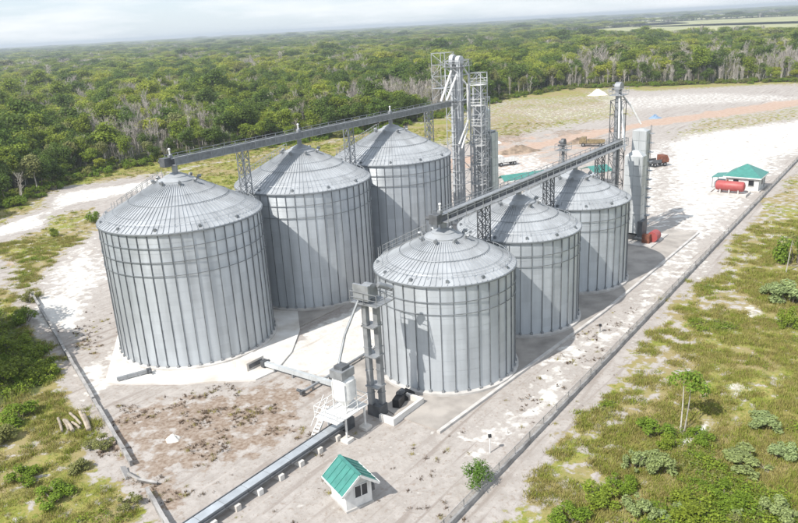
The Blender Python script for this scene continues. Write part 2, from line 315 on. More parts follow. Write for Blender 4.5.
    red = mixc(ramp(n2, .3, .7), (.40, .285, .22), (.46, .355, .29)); dark = mixc(ramp(n3, .3, .7), (.05, .065, .02), (.10, .11, .04))
    c = mixc(cover(sa.outputs[1], n2), soil, brown); c = mixc(cover(sb.outputs[0], n1, .5), c, red); 
    # right-hand and left-hand rough ground: grass breaks into patches
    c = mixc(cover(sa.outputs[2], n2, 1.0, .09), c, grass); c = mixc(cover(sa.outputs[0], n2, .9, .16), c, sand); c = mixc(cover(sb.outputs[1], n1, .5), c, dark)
    l.new(c, b.inputs['Base Color'])
    bp = n.new('ShaderNodeBump'); bp.inputs['Strength'].default_value = .5; bp.inputs['Distance'].default_value = .12; l.new(n3, bp.inputs['Height']); l.new(bp.outputs[0], b.inputs['Normal'])
    return mt
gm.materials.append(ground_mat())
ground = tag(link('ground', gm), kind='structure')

# paved aprons under the silo rows
AC = [S(-9.914+20.4*i, -30.5) for i in range(3)]; DC = [S(16.28*i, 0) for i in range(3)]
RA, ZA, PA = 9.2, 15.94, 21.1
RD, ZD, PD = 7.3, 11.7, 15.73
tag(MB().prism(PX((105,384),(180,384),(256,380),(276,371),(292,352),(300,330),(290,250),(118,335)), -.3, .10).build('concrete_apron', M['concw']), kind='structure')
tag(MB().prism(ST((-9.5,-21.5),(46,-21.5),(46,-41),(-9.5,-41)), -.3, .06).build('concrete_apron', M['concd']), kind='structure')
tag(MB().prism(ST((-12.1,6.9),(-12.1,2.2),(-9,-9),(62,-9),(62,8.9),(22,8.7)), -.3, .05).build('concrete_apron', M['concd']), kind='structure')
tag(MB().prism(ST((-12.4,7.0),(-12.1,7.0),(22,8.8),(62,9.0),(62,9.35),(22,9.15),(-12.4,7.35)), -.3, .16).build('kerb', M['conc']), kind='structure')

# ------------------------------------------------------------------ silos
def silo(c, Rr, ze, zp, n, rings, label, npan, stair_az):
    t = thing('grain_silo', label, 'silo', (c.x, c.y, 0), RZ, 'galvanised grain silos')
    b0 = .38
    MB().lathe([(Rr-.5, -.2), (Rr+.42, -.2), (Rr+.42, .30), (Rr+.10, b0), (Rr-.5, b0)], 96).build('foundation', M['conc'], t)
    # one wall bay between two stiffeners: lapped tiers of sheet
    tiers = int(round((ze-b0)/1.1)); prof = []
    for k in range(tiers):
        z0 = b0+(ze-b0)*k/tiers; z1 = b0+(ze-b0)*(k+1)/tiers
        prof += [(Rr+.022, z0+.002), (Rr+.004, z1-.002)]
    prof.append((Rr, ze)); da = math.pi/n
    pm = MB().lathe(prof, 3, -da, da).mesh('wall_panel', M['wall'], True)
    sm = MB(); sm.bar((Rr+.07, 0, b0), (Rr+.07, 0, ze-.02), .065, .09, (1, 0, 0)); sm = sm.mesh('stiffener', M['stiff'])
    ab = MB(); ab.box(Rr-.02, Rr+.24, -.13, .13, .28, .62); ab = ab.mesh('anchor_block', M['steel'])
    for i in range(n):
        a = 2*math.pi*(i+.5)/n
        link('wall_panel', pm, t, rz=a); link('stiffener', sm, t, rz=a+da); link('anchor_block', ab, t, rz=a+da)
    for z in rings:
        MB().lathe([(Rr+.12, z-.035), (Rr+.18, z-.035), (Rr+.18, z+.035), (Rr+.12, z+.035), (Rr+.12, z-.035)], 96).build('wind_ring', M['ring'], t)
    # roof
    rc = 2.0 if Rr > 8 else 1.9; re = Rr+.16; sl = (zp-.15-ze)/re; zc = ze+(re-rc)*sl
    db = math.pi/npan; rp = MB()
    rp.lathe([(re, ze-.02), (re, ze+.03), (re*.55, ze+.03+(re-re*.55)*sl), (rc, zc)], 2, -db, db)
    for f in (-1, 0):
        for (ra, rb) in ((re, rc+.9),):
            pass
    for s_ in (-.98, -.02):
        a = s_*db; ca, sa_ = math.cos(a), math.sin(a)
        rp.bar((re*ca, re*sa_, ze+.07), ((rc+.2)*ca, (rc+.2)*sa_, ze+.07+(re-rc-.2)*sl), .075, .09)
    rp = rp.mesh('roof_panel', M['roof'])
    for i in range(npan): link('roof_panel', rp, t, rz=2*math.pi*i/npan)
    MB().lathe([(re-.03, ze-.16), (re+.10, ze-.16), (re+.10, ze-.02), (re-.03, ze-.02)], 96).build('eave_flashing', M['ring'], t)
    for fr, th in ((.50, .035), (.30, .018), (.75, .015)):
        rr = rc+(re-rc)*fr; z = ze+.15+(re-rr)*sl
        MB().tube([(rr*math.cos(k*math.pi/36), rr*math.sin(k*math.pi/36), z) for k in range(73)], th, 6, False).build('roof_ring', M['ring'], t, True)
    # handrail ring just inside the eave
    rr = re-.75; z = ze+.75*sl
    h = MB(); h.tube([(rr*math.cos(k*math.pi/36), rr*math.sin(k*math.pi/36), z+.42) for k in range(73)], .025, 5, False)
    for k in range(36): a = k*math.pi/18; h.bar((rr*math.cos(a), rr*math.sin(a), z), (rr*math.cos(a), rr*math.sin(a), z+.42), .04)
    h.build('eave_rail', M['roof'], t)
    # collar, cap and vents
    MB().lathe([(rc+.10, zc-.10), (rc+.10, zc+.10), (rc*.66, zc+.42), (rc*.66, zc+.52), (rc*.25, zc+.86), (0.01, zc+.88)], 32).build('roof_cap', M['roof'], t, True)
    MB().tube([(0, 0, zc+.8), (0, 0, zp+.62)], .33, 12).build('inlet_spout', M['steel'], t)
    nv = 8
    for k in range(nv):
        a = 2*math.pi*(k+.35)/nv; r1 = rc+.45; z1 = ze+.03+(re-r1)*sl
        v = MB(); v.tube([(r1, 0, z1-.1), (r1, 0, z1+.30), (r1+.10, 0, z1+.42), (r1+.38, 0, z1+.34)], [.15, .15, .16, .20], 10); v.build('roof_vent', M['steel'], t, True, rz=a)
    hd = MB(); r2 = re-.45; z2 = ze+.45*sl; hd.box(r2-.14, r2+.16, -.15, .15, z2, z2+.22); hd.tube([(r2+.05, 0, z2+.22), (r2+.05, 0, z2+.3)], .12, 8); hd = hd.mesh('eave_vent', M['ring'])
    for k in range(10): link('eave_vent', hd, t, rz=2*math.pi*(k+.2)/12)
    # roof stair with rails from eave to cap
    st = MB(); q = lambda r_, y, dz: (r_, y, ze+.1+(re-r_)*sl+dz)
    for y in (-.35, .35):
        st.bar(q(re, y, .08), q(rc+.3, y, .08), .06, .14); st.bar(q(re, y, 1.0), q(rc+.3, y, 1.0), .05); st.bar(q(re, y, .55), q(rc+.3, y, .55), .03)
        for k in range(9): r_ = re+(rc+.3-re)*k/8; st.bar(q(r_, y, .05), q(r_, y, 1.0), .045)
    for k in range(26): r_ = re+(rc+.3-re)*k/25; st.bar(q(r_, -.35, .1), q(r_, .35, .1), .12, .03)
    st.build('roof_stair', M['steel'], t, rz=stair_az-RZ)
    # side ladder with hoops
    ld = MB()
    for y in (-.25, .25): ld.bar((re+.25, y, .4), (re+.25, y, ze+1.0), .05)
    for k in range(int(ze/.35)): ld.bar((re+.25, -.25, .6+k*.35), (re+.25, .25, .6+k*.35), .03)
    for k in range(int(ze/1.2)-2):
        z = 3+k*1.2; ld.tube([(re+.25+.7*math.sin(a), -.36*math.cos(a), z) for a in [i*math.pi/6 for i in range(7)]], .02, 4, False)
    ld.build('ladder', M['steel'], t, rz=stair_az-RZ+.09)
    return t
LEFT = math.atan2(-WV.y, -WV.x)
silo(AC[0], RA, ZA, PA, 48, (14.35, 12.75, 11.2), 'wide tall steel silo at the end of its row beside the low broken wall', 48, LEFT+.25)
silo(AC[1], RA, ZA, PA, 48, (14.35, 12.75), 'wide tall steel silo standing between two equally wide silos', 48, LEFT+.25)
silo(AC[2], RA, ZA, PA, 48, (14.35, 12.75), 'wide tall steel silo beside the dryer tower with railed top cage', 48, LEFT+.25)
silo(DC[0], RD, ZD, PD, 36, (10.0, 8.75), 'smaller steel silo beside the bucket elevator and white hopper', 40, LEFT+.1)
silo(DC[1], RD, ZD, PD, 36, (10.0, 8.75), 'smaller steel silo standing between two equally small silos', 40, LEFT+.1)
silo(DC[2], RD, ZD, PD, 36, (10.0, 8.75), 'smaller steel silo beside the white dryer with red burner', 40, LEFT+.1)

# ------------------------------------------------------------------ overhead conveyors on lattice towers
def conveyor(t0, t1, w, z0, label, panel, sec=1.75):
    o = S(t0, w); t = thing('overhead_conveyor', label, 'conveyor', (o.x, o.y, z0), RZ, 'overhead grain conveyors'); L = t1-t0; n = int(round(L/sec)); s = L/n
    tr = MB(); tr.box(.01, s-.01, -.42, .42, 0, .62); tr.box(-.04, .04, -.47, .47, -.04, .66); tr = tr.mesh('trough_section', M['dsteel'])
    lid = MB().box(.02, s-.02, -.45, .45, .625, .665).mesh('trough_lid', M['steel'])
    wk = MB(); wk.box(0, s-.03, -1.25, -.47, -.02, .03); wk = wk.mesh('walkway_grate', M['steel'])
    sp = MB().box(.05, s-.05, -1.27, -1.25, .05, .9).mesh('kick_panel', M['stiff'])
    po = MB(); po.bar((0, -1.26, -.04), (0, -1.26, 1.12), .06); po = po.mesh('rail_post', M['steel']); po2 = MB(); po2.bar((0, .5, 0), (0, .5, 1.12), .06); po2 = po2.mesh('rail_post', M['steel'])
    for i in range(n):
        link('trough_section', tr, t, (i*s, 0, 0)); link('trough_lid', lid, t, (i*s, 0, 0)); link('walkway_grate', wk, t, (i*s, 0, 0))
        if panel: link('kick_panel', sp, t, (i*s, 0, 0))
    for i in range(n+1): link('rail_post', po, t, (i*s, 0, 0)); link('rail_post', po2, t, (i*s, 0, 0))
    for y in (-1.26, .5):
        for z in (1.1, .75 if y > 0 else .8): MB().bar((-.1, y, z), (L+.1, y, z), .05).build('handrail', M['steel'], t)
    dr = MB(); dr.box(-.9, 0, -.5, .5, -.15, .85); dr.tube([(-.45, .5, .35), (-.45, 1.1, .35)], .22, 10); dr.build('drive_head', M['dsteel'], t)
    return t
conveyor(-10.6, 46.5, -30.5, 21.75, 'long overhead conveyor crossing the tops of the three wide silos', True)
conveyor(-.9, 49.0, 0, 16.35, 'long overhead conveyor crossing the tops of the three smaller silos', False)

def lattice(name, label, p, h, wd_, bay, group, th=.10, mt='steel', cat='lattice tower', rz=RZ, z0=0.):
    t = thing(name, label, cat, (p.x, p.y, z0), rz, group); a = wd_/2
    if z0 < .5: MB().box(-a-.35, a+.35, -a-.35, a+.35, -.3, .18).build('footing', M['conc'], t)
    lg = MB(); lg.bar((0, 0, 0), (0, 0, h), th); lg = lg.mesh('leg', M[mt])
    for x, y in ((-a, -a), (a, -a), (a, a), (-a, a)): link('leg', lg, t, (x, y, 0))
    nb = max(1, int(round(h/bay))); b = MB(); s = h/nb
    for k in range(nb):
        b.bar((-a, -a, (k+1)*s-.05), (a, -a, (k+1)*s-.05), th*.7); b.bar((-a, -a-.02, k*s), (a, -a-.02, (k+1)*s-.1), th*.6); b.bar((a, -a+.02, k*s), (-a, -a+.02, (k+1)*s-.1), th*.6)
    bm_ = b.mesh('bracing', M[mt])
    for k in range(4): link('bracing', bm_, t, rz=k*math.pi/2)
    return t
for i, (tt, lb) in enumerate(((.3, 'tall lattice mast between the end silo by the broken wall and its neighbour'), (20.7, 'tall lattice mast between the middle wide silo and the one by the dryer'), (41.4, 'tall lattice mast between the last wide silo and the dryer tower'))):
    lattice('conveyor_mast', lb, S(tt, -30.5), 21.7, 1.05, 1.5, 'masts under the overhead conveyors')
for i, (tt, lb) in enumerate(((8.14, 'lattice mast between the elevator side silo and its small neighbour'), (24.42, 'lattice mast between the middle small silo and the dryer side silo'), (41.2, 'lattice mast between the last small silo and the white dryer'))):
    lattice('conveyor_mast', lb, S(tt, 0), 16.3, 1.05, 1.35, 'masts under the overhead conveyors', mt='dsteel')

# gate actuators standing on the conveyors over each silo
for i, (tt, w, z, lb) in enumerate(((-10.3, -30.5, 22.45, 'white gate actuator on conveyor end above silo by broken wall'), (10.49, -30.5, 22.45, 'white gate actuator above the middle wide silo'), (30.9, -30.5, 22.45, 'white gate actuator above the wide silo by the dryer'), (-.5, 0, 17.05, 'white gate actuator on conveyor end above the elevator side silo'))):
    p = S(tt, w, z); t = thing('gate_actuator', lb, 'actuator', p, RZ, 'gate actuators on the conveyors')
    MB().box(-.22, .22, -.2, .2, -.06, .4).build('gearbox', M['steel'], t); MB().tube([(0, 0, .4), (0, 0, .9)], .09, 8).build('stem', M['white'], t)
    MB().lathe([(.01, 1.18), (.12, 1.13), (.16, 1.03), (.12, .92), (.01, .88)], 12).build('cap', M['white'], t, True)

# ------------------------------------------------------------------ elevator towers and dryers
def local(t0, w0, t, w, z): return (t-t0, -(w-w0), z)            # site coordinates -> local frame of a thing at (t0, w0)
def platform(parent, x0, x1, y0, y1, z, mt='steel', rail=True, name='platform'):
    b = MB(); b.box(x0, x1, y0, y1, z-.08, z)
    o = b.build(name, M[mt], parent)
    if rail:
        r = MB()
        for a, c in (((x0,y0),(x1,y0)), ((x1,y0),(x1,y1)), ((x1,y1),(x0,y1)), ((x0,y1),(x0,y0))):
            for zz in (.55, 1.1): r.bar((*a, z+zz), (*c, z+zz), .05)
            L = math.dist(a, c); k = max(1, int(L/1.2))
            for i in range(k): f = i/k; r.bar((a[0]+(c[0]-a[0])*f, a[1]+(c[1]-a[1])*f, z), (a[0]+(c[0]-a[0])*f, a[1]+(c[1]-a[1])*f, z+1.1), .05)
        r.build('railing', M[mt], parent)
    return o
def elevator_leg(parent, x, y, h, sz=.42, mt='steel', z0=0.):
    b = MB(); b.box(x-sz/2, x+sz/2, y-sz/2, y+sz/2, z0, h)
    k = int((h-z0)/2.4)
    for i in range(1, k+1): z = z0+i*2.4; b.box(x-sz/2-.05, x+sz/2+.05, y-sz/2-.05, y+sz/2+.05, z-.05, z+.05)
    return b.build('elevator_leg', M[mt], parent)
def head(parent, x, y, z, L, wdt, hgt, mt='steel'):
    b = MB(); n = 8
    pr = [(x-L/2, z)]+[(x-L/2*math.cos(a), z+hgt*.45+hgt*.55*math.sin(a)) for a in [math.pi*i/n for i in range(n+1)]]+[(x+L/2, z)]
    vs = [(px, y-wdt/2, pz) for px, pz in pr]+[(px, y+wdt/2, pz) for px, pz in pr]; k = len(pr)
    b.add(vs, [tuple(range(k)), tuple(range(k, 2*k))[::-1]]+[(i, k+i, k+(i+1) % k, (i+1) % k) for i in range(k)])
    o = b.build('elevator_head', M[mt], parent)
    q = MB(); q.tube([(x, y+wdt/2, z+hgt*.5), (x, y+wdt/2+.5, z+hgt*.5)], .24, 12); q.box(x-.35, x+.35, y+wdt/2+.1, y+wdt/2+.6, z-.1, z+.2); q.build('drive_motor', M['dsteel'], o)
    return o
def frame(parent, x0, x1, y0, y1, z0, z1, bay, th=.11, mt='steel'):
    lg = MB().bar((0, 0, z0), (0, 0, z1), th).mesh('post', M[mt])
    for x in (x0, x1):
        for y in (y0, y1): link('post', lg, parent, (x, y, 0))
    nb = max(1, round((z1-z0)/bay)); s = (z1-z0)/nb; cs = [(x0,y0),(x1,y0),(x1,y1),(x0,y1)]
    for f in range(4):
        a, c = cs[f], cs[(f+1) % 4]; b = MB()
        for k in range(nb):
            b.bar((*a, z0+(k+1)*s-.06), (*c, z0+(k+1)*s-.06), th*.75)
            p, q = (a, c) if (k+f) % 2 else (c, a); b.bar((*p, z0+k*s), (*q, z0+(k+1)*s-.1), th*.6)
        b.build('bracing', M[mt], parent)

# tower beside the wide silos
T1 = (50.6, -30.5); p = S(*T1); t = thing('elevator_tower', 'tall silvery bucket elevator tower with railed top cage beside wide silo', 'elevator tower', p, RZ)
MB().box(-2.6, 2.6, -2.6, 2.6, -.3, .2).build('footing', M['conc'], t)
frame(t, -1.5, 1.5, -1.5, 1.5, .2, 29.2, 2.4, .11, 'galv')
for x, y in ((-.95, .55), (.15, .55), (-.95, -.75), (.15, -.75)): elevator_leg(t, x, y, 28.6, .42, 'galv')
head(t, -.4, .55, 28.6, 1.7, .75, 1.6, 'galv'); head(t, -.4, -.75, 28.6, 1.7, .75, 1.4, 'galv')
platform(t, -1.8, 1.8, -1.8, 1.8, 28.2); platform(t, -1.7, 1.7, -1.7, 1.7, 22.4, rail=False)
frame(t, -1.5, 1.4, 1.6, 4.4, 22.5, 30.6, 2.0, .08, 'galv'); platform(t, -1.5, 1.4, 1.6, 4.4, 24.5)
for k, (a, b) in enumerate((((-.9, .5, 27.8), (-5.2, .1, 22.7)), ((-.3, -.5, 27.6), (-4.4, -.5, 22.7)))):
    MB().tube([a, b], .19, 10).build('spout', M['white'], t, True)
MB().tube([(.4, -1.0, 28), (.9, -1.75, 26.6), (.9, -1.75, 19.4), (-4.0, -2.6, 15.2)], .17, 10).build('spout', M['white'], t, True)
MB().tube([(.0, -1.0, 26), (.2, -1.85, 25), (.2, -1.85, 17.6), (-4.4, -3.4, 14.6)], .15, 10).build('spout', M['white'], t, True)
T1s = (52.6, -27.4); p = S(*T1s); t = thing('stair_tower', 'open steel stair tower with pale landings between elevator tower and grey dryer', 'stair tower', p, RZ)
MB().box(-1.5, 1.5, -1.5, 1.5, -.3, .15).build('footing', M['conc'], t); frame(t, -1.1, 1.1, -1.1, 1.1, .15, 27.0, 1.78, .12, 'galv')
for x, y in ((.6, .6), (.6, -.2), (-.6, .7)): elevator_leg(t, x, y, 24.6, .34, 'galv')
for k in range(7):
    z = 3.6+k*3.55; platform(t, -1.15, .3 if k % 2 else 1.15, -1.15, 1.15, z, 'white', True, 'landing')
    fl = MB(); sgn = 1 if k % 2 else -1
    for y in (-.9, -.1): fl.bar((-1.0*sgn, y, z-3.5), (1.0*sgn, y, z-.1), .09, .2)
    for q in range(12): f = (q+.5)/12; fl.box(-1.0*sgn+2*sgn*f-.13, -1.0*sgn+2*sgn*f+.13, -.9, -.1, z-3.5+3.4*f, z-3.47+3.4*f)
    fl.build('stair_flight', M['steel'], t)

def column(parent, x, y, wx, wy, z0, z1, mt, ph=1.55, name='dryer_column', cap=.9):
    c = MB(); c.box(x-wx/2, x+wx/2, y-wy/2, y+wy/2, z0, z1)
    a, b = .32, .32; c.add([(x-wx/2,y-wy/2,z1),(x+wx/2,y-wy/2,z1),(x+wx/2,y+wy/2,z1),(x-wx/2,y+wy/2,z1),(x-wx/2*a,y-wy/2*b,z1+cap),(x+wx/2*a,y-wy/2*b,z1+cap),(x+wx/2*a,y+wy/2*b,z1+cap),(x-wx/2*a,y+wy/2*b,z1+cap)],[(4,5,6,7),(0,1,5,4),(1,2,6,5),(2,3,7,6),(3,0,4,7)])
    o = c.build(name, M[mt], parent); n = round((z1-z0)/ph); s = (z1-z0)/n
    px = MB().box(-wx/4+.03, wx/4-.03, -.03, .03, .03, s-.03).mesh('panel', M[mt]); py = MB().box(-.03, .03, -wy/4+.03, wy/4-.03, .03, s-.03).mesh('panel', M[mt])
    for k in range(n):
        for q in (-1, 1):
            for e in (-1, 1):
                link('panel', px, o, (x+q*wx/4, y+e*(wy/2+.03), z0+k*s)); link('panel', py, o, (x+e*(wx/2+.03), y+q*wy/4, z0+k*s))
    return o
def side_ladder(parent, x, y, z0, z1, ax=0):
    l = MB(); d = (lambda q: (x+q, y)) if ax == 0 else (lambda q: (x, y+q))
    for q in (-.25, .25): l.bar((*d(q), z0), (*d(q), z1), .06)
    for k in range(int((z1-z0)/.4)): l.bar((*d(-.25), z0+.3+k*.4), (*d(.25), z0+.3+k*.4), .035)
    return l.build('ladder', M['steel'], parent)
p = S(59.5, -28.6); t = thing('grain_dryer', 'grey green panelled dryer behind the stair tower', 'dryer', p, RZ)
MB().box(-4.6, 4.6, -3.6, 3.0, -.3, .25).build('plinth', M['conc'], t)
column(t, .3, 2.1, 1.7, 1.8, 2.6, 19.4, 'dryerg'); column(t, -2.1, -.45, 2.3, 2.3, .3, 15.8, 'dryerg', cap=.25)
frame(t, -5.2, -3.4, -1.4, 1.4, .2, 22.5, 1.9, .11, 'galv')
for y in (-.8, .2, 1.0): elevator_leg(t, -4.2, y, 21.0, .36, 'galv')
for x, y in ((-.4, 1.4), (1.0, 1.4), (-.4, 2.8), (1.0, 2.8)): MB().bar((x, y, .25), (x, y, 2.7), .2).build('leg', M['dsteel'], t)
side_ladder(t, -.62, 2.1, .3, 19.4, 1); platform(t, -3.2, -1.0, -1.5, .6, 16.1, rail=False)

# tower beside the smaller silos
T2 = (53.6, -2.3); p = S(*T2); t = thing('elevator_tower', 'dark bucket elevator tower with slanting white spouts beside white dryer', 'elevator tower', p, RZ)
MB().box(-1.8, 1.8, -1.8, 1.8, -.3, .2).build('footing', M['conc'], t)
frame(t, -1.0, 1.0, -.9, .9, .2, 22.6, 2.2, .10, 'dsteel')
for x, y in ((-.5, .0), (.45, .0)): elevator_leg(t, x, y, 24.3, .46, 'steel')
head(t, 0, 0, 24.2, 1.7, .9, 1.15); platform(t, -1.3, 1.3, -1.1, 1.1, 23.4); platform(t, -1.3, 1.3, -1.2, 1.2, 15.4)
for a, m1, b in (((-.5, -.3, 23.4), (-1.6, -.8, 21.2), (-5.0, -2.2, 17.3)), ((-.3, -.6, 22.4), (-1.4, -1.3, 19.6), (-3.9, -2.4, 17.2)), ((-.2, -1.0, 20.4), (-.6, -1.3, 18.0), (-3.4, -2.6, 15.2))):
    MB().tube([a, m1, b], .15, 10).build('spout', M['white'], t, True)
MB().tube([(.6, -.4, 23.2), (1.4, -1.6, 21.4), (2.2, -3.0, 18.6)], .14, 10).build('spout', M['white'], t, True)
p = S(54.4, .9); t = thing('grain_dryer', 'tall white dryer in two stepped columns with red burner at its foot', 'dryer', p, RZ)
MB().box(-4.2, 4.2, -4.4, 3.0, -.3, .22).build('plinth', M['conc'], t)
column(t, 1.5, .1, 1.7, 2.2, 2.0, 17.6, 'dryer', cap=.3); column(t, -1.0, -.1, 1.8, 2.8, 1.4, 14.0, 'dryer', cap=.8)
for x in (.7, 2.5):
    for y in (-1.1, .9): MB().bar((x, y, .22), (x, y, 3.3), .2).build('leg', M['dsteel'], t)
hp = MB(); hp.add([(-2.5,-1.4,1.38),(-.1,-1.4,1.38),(-.1,1.2,1.38),(-2.5,1.2,1.38),(-1.7,-.4,.3),(-.9,-.4,.3),(-.9,.3,.3),(-1.7,.3,.3)],[(0,4,5,1),(1,5,6,2),(2,6,7,3),(3,7,4,0),(4,7,6,5)]); hp.build('discharge_hopper', M['dsteel'], t)
side_ladder(t, 2.4, -1.15, .3, 18.4, 0)
fr = MB()
for z in [2.0+k*1.5 for k in range(11)]: fr.box(1.8, 2.9, -1.65, -1.0, z, z+.06)
fr.build('service_landing', M['steel'], t)
MB().box(-2.4, -.2, -2.2, -1.4, 1.0, 3.6).build('fan_housing', M['dsteel'], t)
br = MB().tube([(-1.6, -3.6, 1.05), (.3, -3.6, 1.05)], .85, 16).build('burner', M['red'], t, True); MB().tube([(.3, -3.6, 1.05), (.75, -3.4, 1.05)], [.5, .4], 12).build('burner_nozzle', M['rust'], br)
MB().box(-2.6, -1.7, -3.5, -2.3, .2, 1.6).build('pump_skid', M['rust'], t)
# slim bin behind the last small silo
p = S(47.2, -3.4); t = thing('surge_bin', 'slim steel surge bin beside the dark elevator tower', 'bin', p, RZ)
MB().lathe([(1.05, 3.2), (1.05, 11.4), (1.12, 11.42), (.3, 12.0), (.01, 12.02)], 24).build('shell', M['wall'], t, True); MB().lathe([(1.0, 3.2), (.2, 1.2), (.01, 1.2)], 24).build('cone', M['steel'], t, True)
for a in range(4): MB().bar((.95*math.cos(a*1.57+.78), .95*math.sin(a*1.57+.78), 0), (.95*math.cos(a*1.57+.78), .95*math.sin(a*1.57+.78), 4), .14).build('leg', M['steel'], t)
for z in (5.5, 7.5, 9.5): MB().lathe([(1.05, z-.05), (1.1, z-.05), (1.1, z+.05), (1.05, z+.05)], 24).build('wind_ring', M['ring'], t)

# slim elevator seen over the small silos' conveyor
p = S(60.0, -14.5); t = thing('service_elevator', 'slim pale elevator mast with small head platform behind small silos', 'elevator', p, RZ)
MB().box(-.9, .9, -.9, .9, -.3, .2).build('footing', M['conc'], t); frame(t, -.45, .45, -.45, .45, .2, 13.4, 1.8, .08)
elevator_leg(t, -.18, 0, 13.6, .3); elevator_leg(t, .22, 0, 13.6, .3); head(t, 0, 0, 13.6, 1.3, .6, 1.3, 'dsteel'); platform(t, -1.1, 1.1, -1.1, 1.1, 12.9)

# ------------------------------------------------------------------ intake: bucket elevator, cleaner hopper, drag conveyor
p = S(-12.6, .25); t = thing('bucket_elevator', 'twin leg grey bucket elevator rising from the pit beside silo', 'elevator', p, RZ)
elevator_leg(t, -.35, .42, 12.0, .5, 'steel', -.1); elevator_leg(t, .28, -.38, 12.0, .5, 'steel', -.1)
b = MB(); b.box(-.65, .6, -.75, .75, -.1, 1.1); b.build('boot', M['dsteel'], t)
platform(t, -1.1, 1.35, -1.6, 1.5, 11.7)
b = MB(); b.box(-1.0, -.75, -.6, 1.2, 12.0, 13.5); b.build('head_guard', M['steel'], t)
head(t, .1, .2, 12.0, 1.4, .9, 1.4, 'steel')
MB().tube([(.6, -.5, 13.2), (1.9, -1.1, 12.5)], .28, 12).build('drive_motor', M['steel'], t, True)
MB().tube([(-.9, .7, 11.9), (-2.5, 1.2, 9.0), (-4.0, .9, 6.6)], .13, 10).build('spout', M['steel'], t, True)
for z in (3.0, 6.2, 9.2): MB().box(-.72, .62, -.72, .76, z, z+.14).build('clamp', M['steel'], t)
p = S(-16.6, -.2); t = thing('cleaner_hopper', 'white grain cleaner hopper on railed stand with grey top box', 'hopper', p, RZ)
for x in (-1.3, 1.3):
    for y in (-1.1, 1.1): MB().bar((x, y, -.05), (x, y, 2.3), .14).build('leg', M['white'], t)
for x, y, in ((-1.3, -1.1), (1.3, -1.1)): MB().box(x-.45, x+.45, y-.45, y+.45, -.2, .22).build('footing', M['concw'], t)
platform(t, -2.7, 1.6, -1.35, 1.35, 2.4, 'white')
h = MB(); h.lathe([(.25, 2.45), (.35, 2.8), (1.02, 3.6), (1.02, 5.4), (.7, 5.7), (.01, 5.72)], 24); h.build('hopper_bin', M['white'], t, True)
for a in range(4): MB().bar((1.06*math.cos(a*1.57+.78), 1.06*math.sin(a*1.57+.78), 2.4), (1.06*math.cos(a*1.57+.78), 1.06*math.sin(a*1.57+.78), 5.2), .09).build('bin_leg', M['white'], t)
MB().box(-.95, .75, -.75, .75, 5.72, 6.5).build('top_box', M['steel'], t); MB().box(-.6, .4, -.5, .5, 6.5, 6.8).build('inlet', M['dsteel'], t)
stn = MB()
for y in (1.5, 2.1): stn.bar((-2.6, y, .1), (-.6, y, 2.4), .07, .16); stn.bar((-2.6, y, 1.1), (-.6, y, 3.4), .05)
for k in range(9): f = k/9+.06; stn.box(-2.6+2*f-.12, -2.6+2*f+.12, 1.5, 2.1, .1+2.3*f-.02, .12+2.3*f)
stn.build('steps', M['white'], t)
# pit parapet
p = S(-11.4, 1.4); t = thing('pit_parapet', 'low white concrete parapet round the elevator pit', 'parapet', p, RZ)
for a in ((-1.9, 2.4, -1.55, -1.25), (2.4, 2.7, -1.55, 1.0), (-2.2, -1.9, -1.55, .2)): MB().box(*a[:2], *a[2:], -.2, .62).build('wall', M['concw'], t)
p = S(-10.2, 1.0); t = thing('drive_unit', 'black drive unit with motor inside the white pit parapet', 'motor', p, RZ+.3)
MB().box(-.8, .6, -.4, .4, -.05, .9).build('gearbox', M['black'], t); MB().tube([(.3, .1, 1.0), (1.3, .1, .8)], .32, 12).build('motor', M['dsteel'], t, True); MB().box(.8, 1.6, -.6, .6, -.05, .35).build('base_frame', M['black'], t)
p = S(-8.6, .6); tag(MB().add([(-.9,-.7,-.1),(1.2,-.6,-.1),(1.3,.8,-.1),(-.7,.9,-.1),(-.5,-.3,.75),(.7,-.2,.5),(.6,.4,.62),(-.3,.5,.4)],[(0,1,5,4),(1,2,6,5),(2,3,7,6),(3,0,4,7),(4,5,6,7)]).build('tarp_heap', M['black'], None, False, p, RZ), 'crumpled black tarpaulin heaped between pit and silo base', 'tarpaulin')

# drag conveyor along the ground
o = S(-50, -.65); t = thing('drag_conveyor', 'long low grey drag conveyor on white concrete blocks', 'conveyor', (o.x, o.y, 0), RZ)
Lc = 33.2; n = 14; s = Lc/n
tr = MB().box(.015, s-.015, -.38, .38, .42, .86).mesh('trough_section', M['steel']); ld = MB().box(.02, s-.02, -.42, .42, .865, .90).mesh('trough_lid', M['wall']); sd = MB().box(0, s-.1, -.62, -.44, .5, .62).mesh('cable_tray', M['dsteel'])
ft = MB().box(-.24, .24, -.62, .62, -.25, .42).mesh('footing', M['concw'])
for i in range(n):
    link('trough_section', tr, t, (i*s, 0, 0)); link('trough_lid', ld, t, (i*s, 0, 0)); link('cable_tray', sd, t, (i*s, 0, 0)); link('footing', ft, t, (i*s+.9, -.28, 0))
MB().box(Lc, Lc+1.2, -.5, .5, -.1, 1.0).build('discharge_box', M['dsteel'], t)
MB().bar((0, .55, .75), (Lc, .55, .75), .1, .3).build('side_beam', M['dsteel'], t)
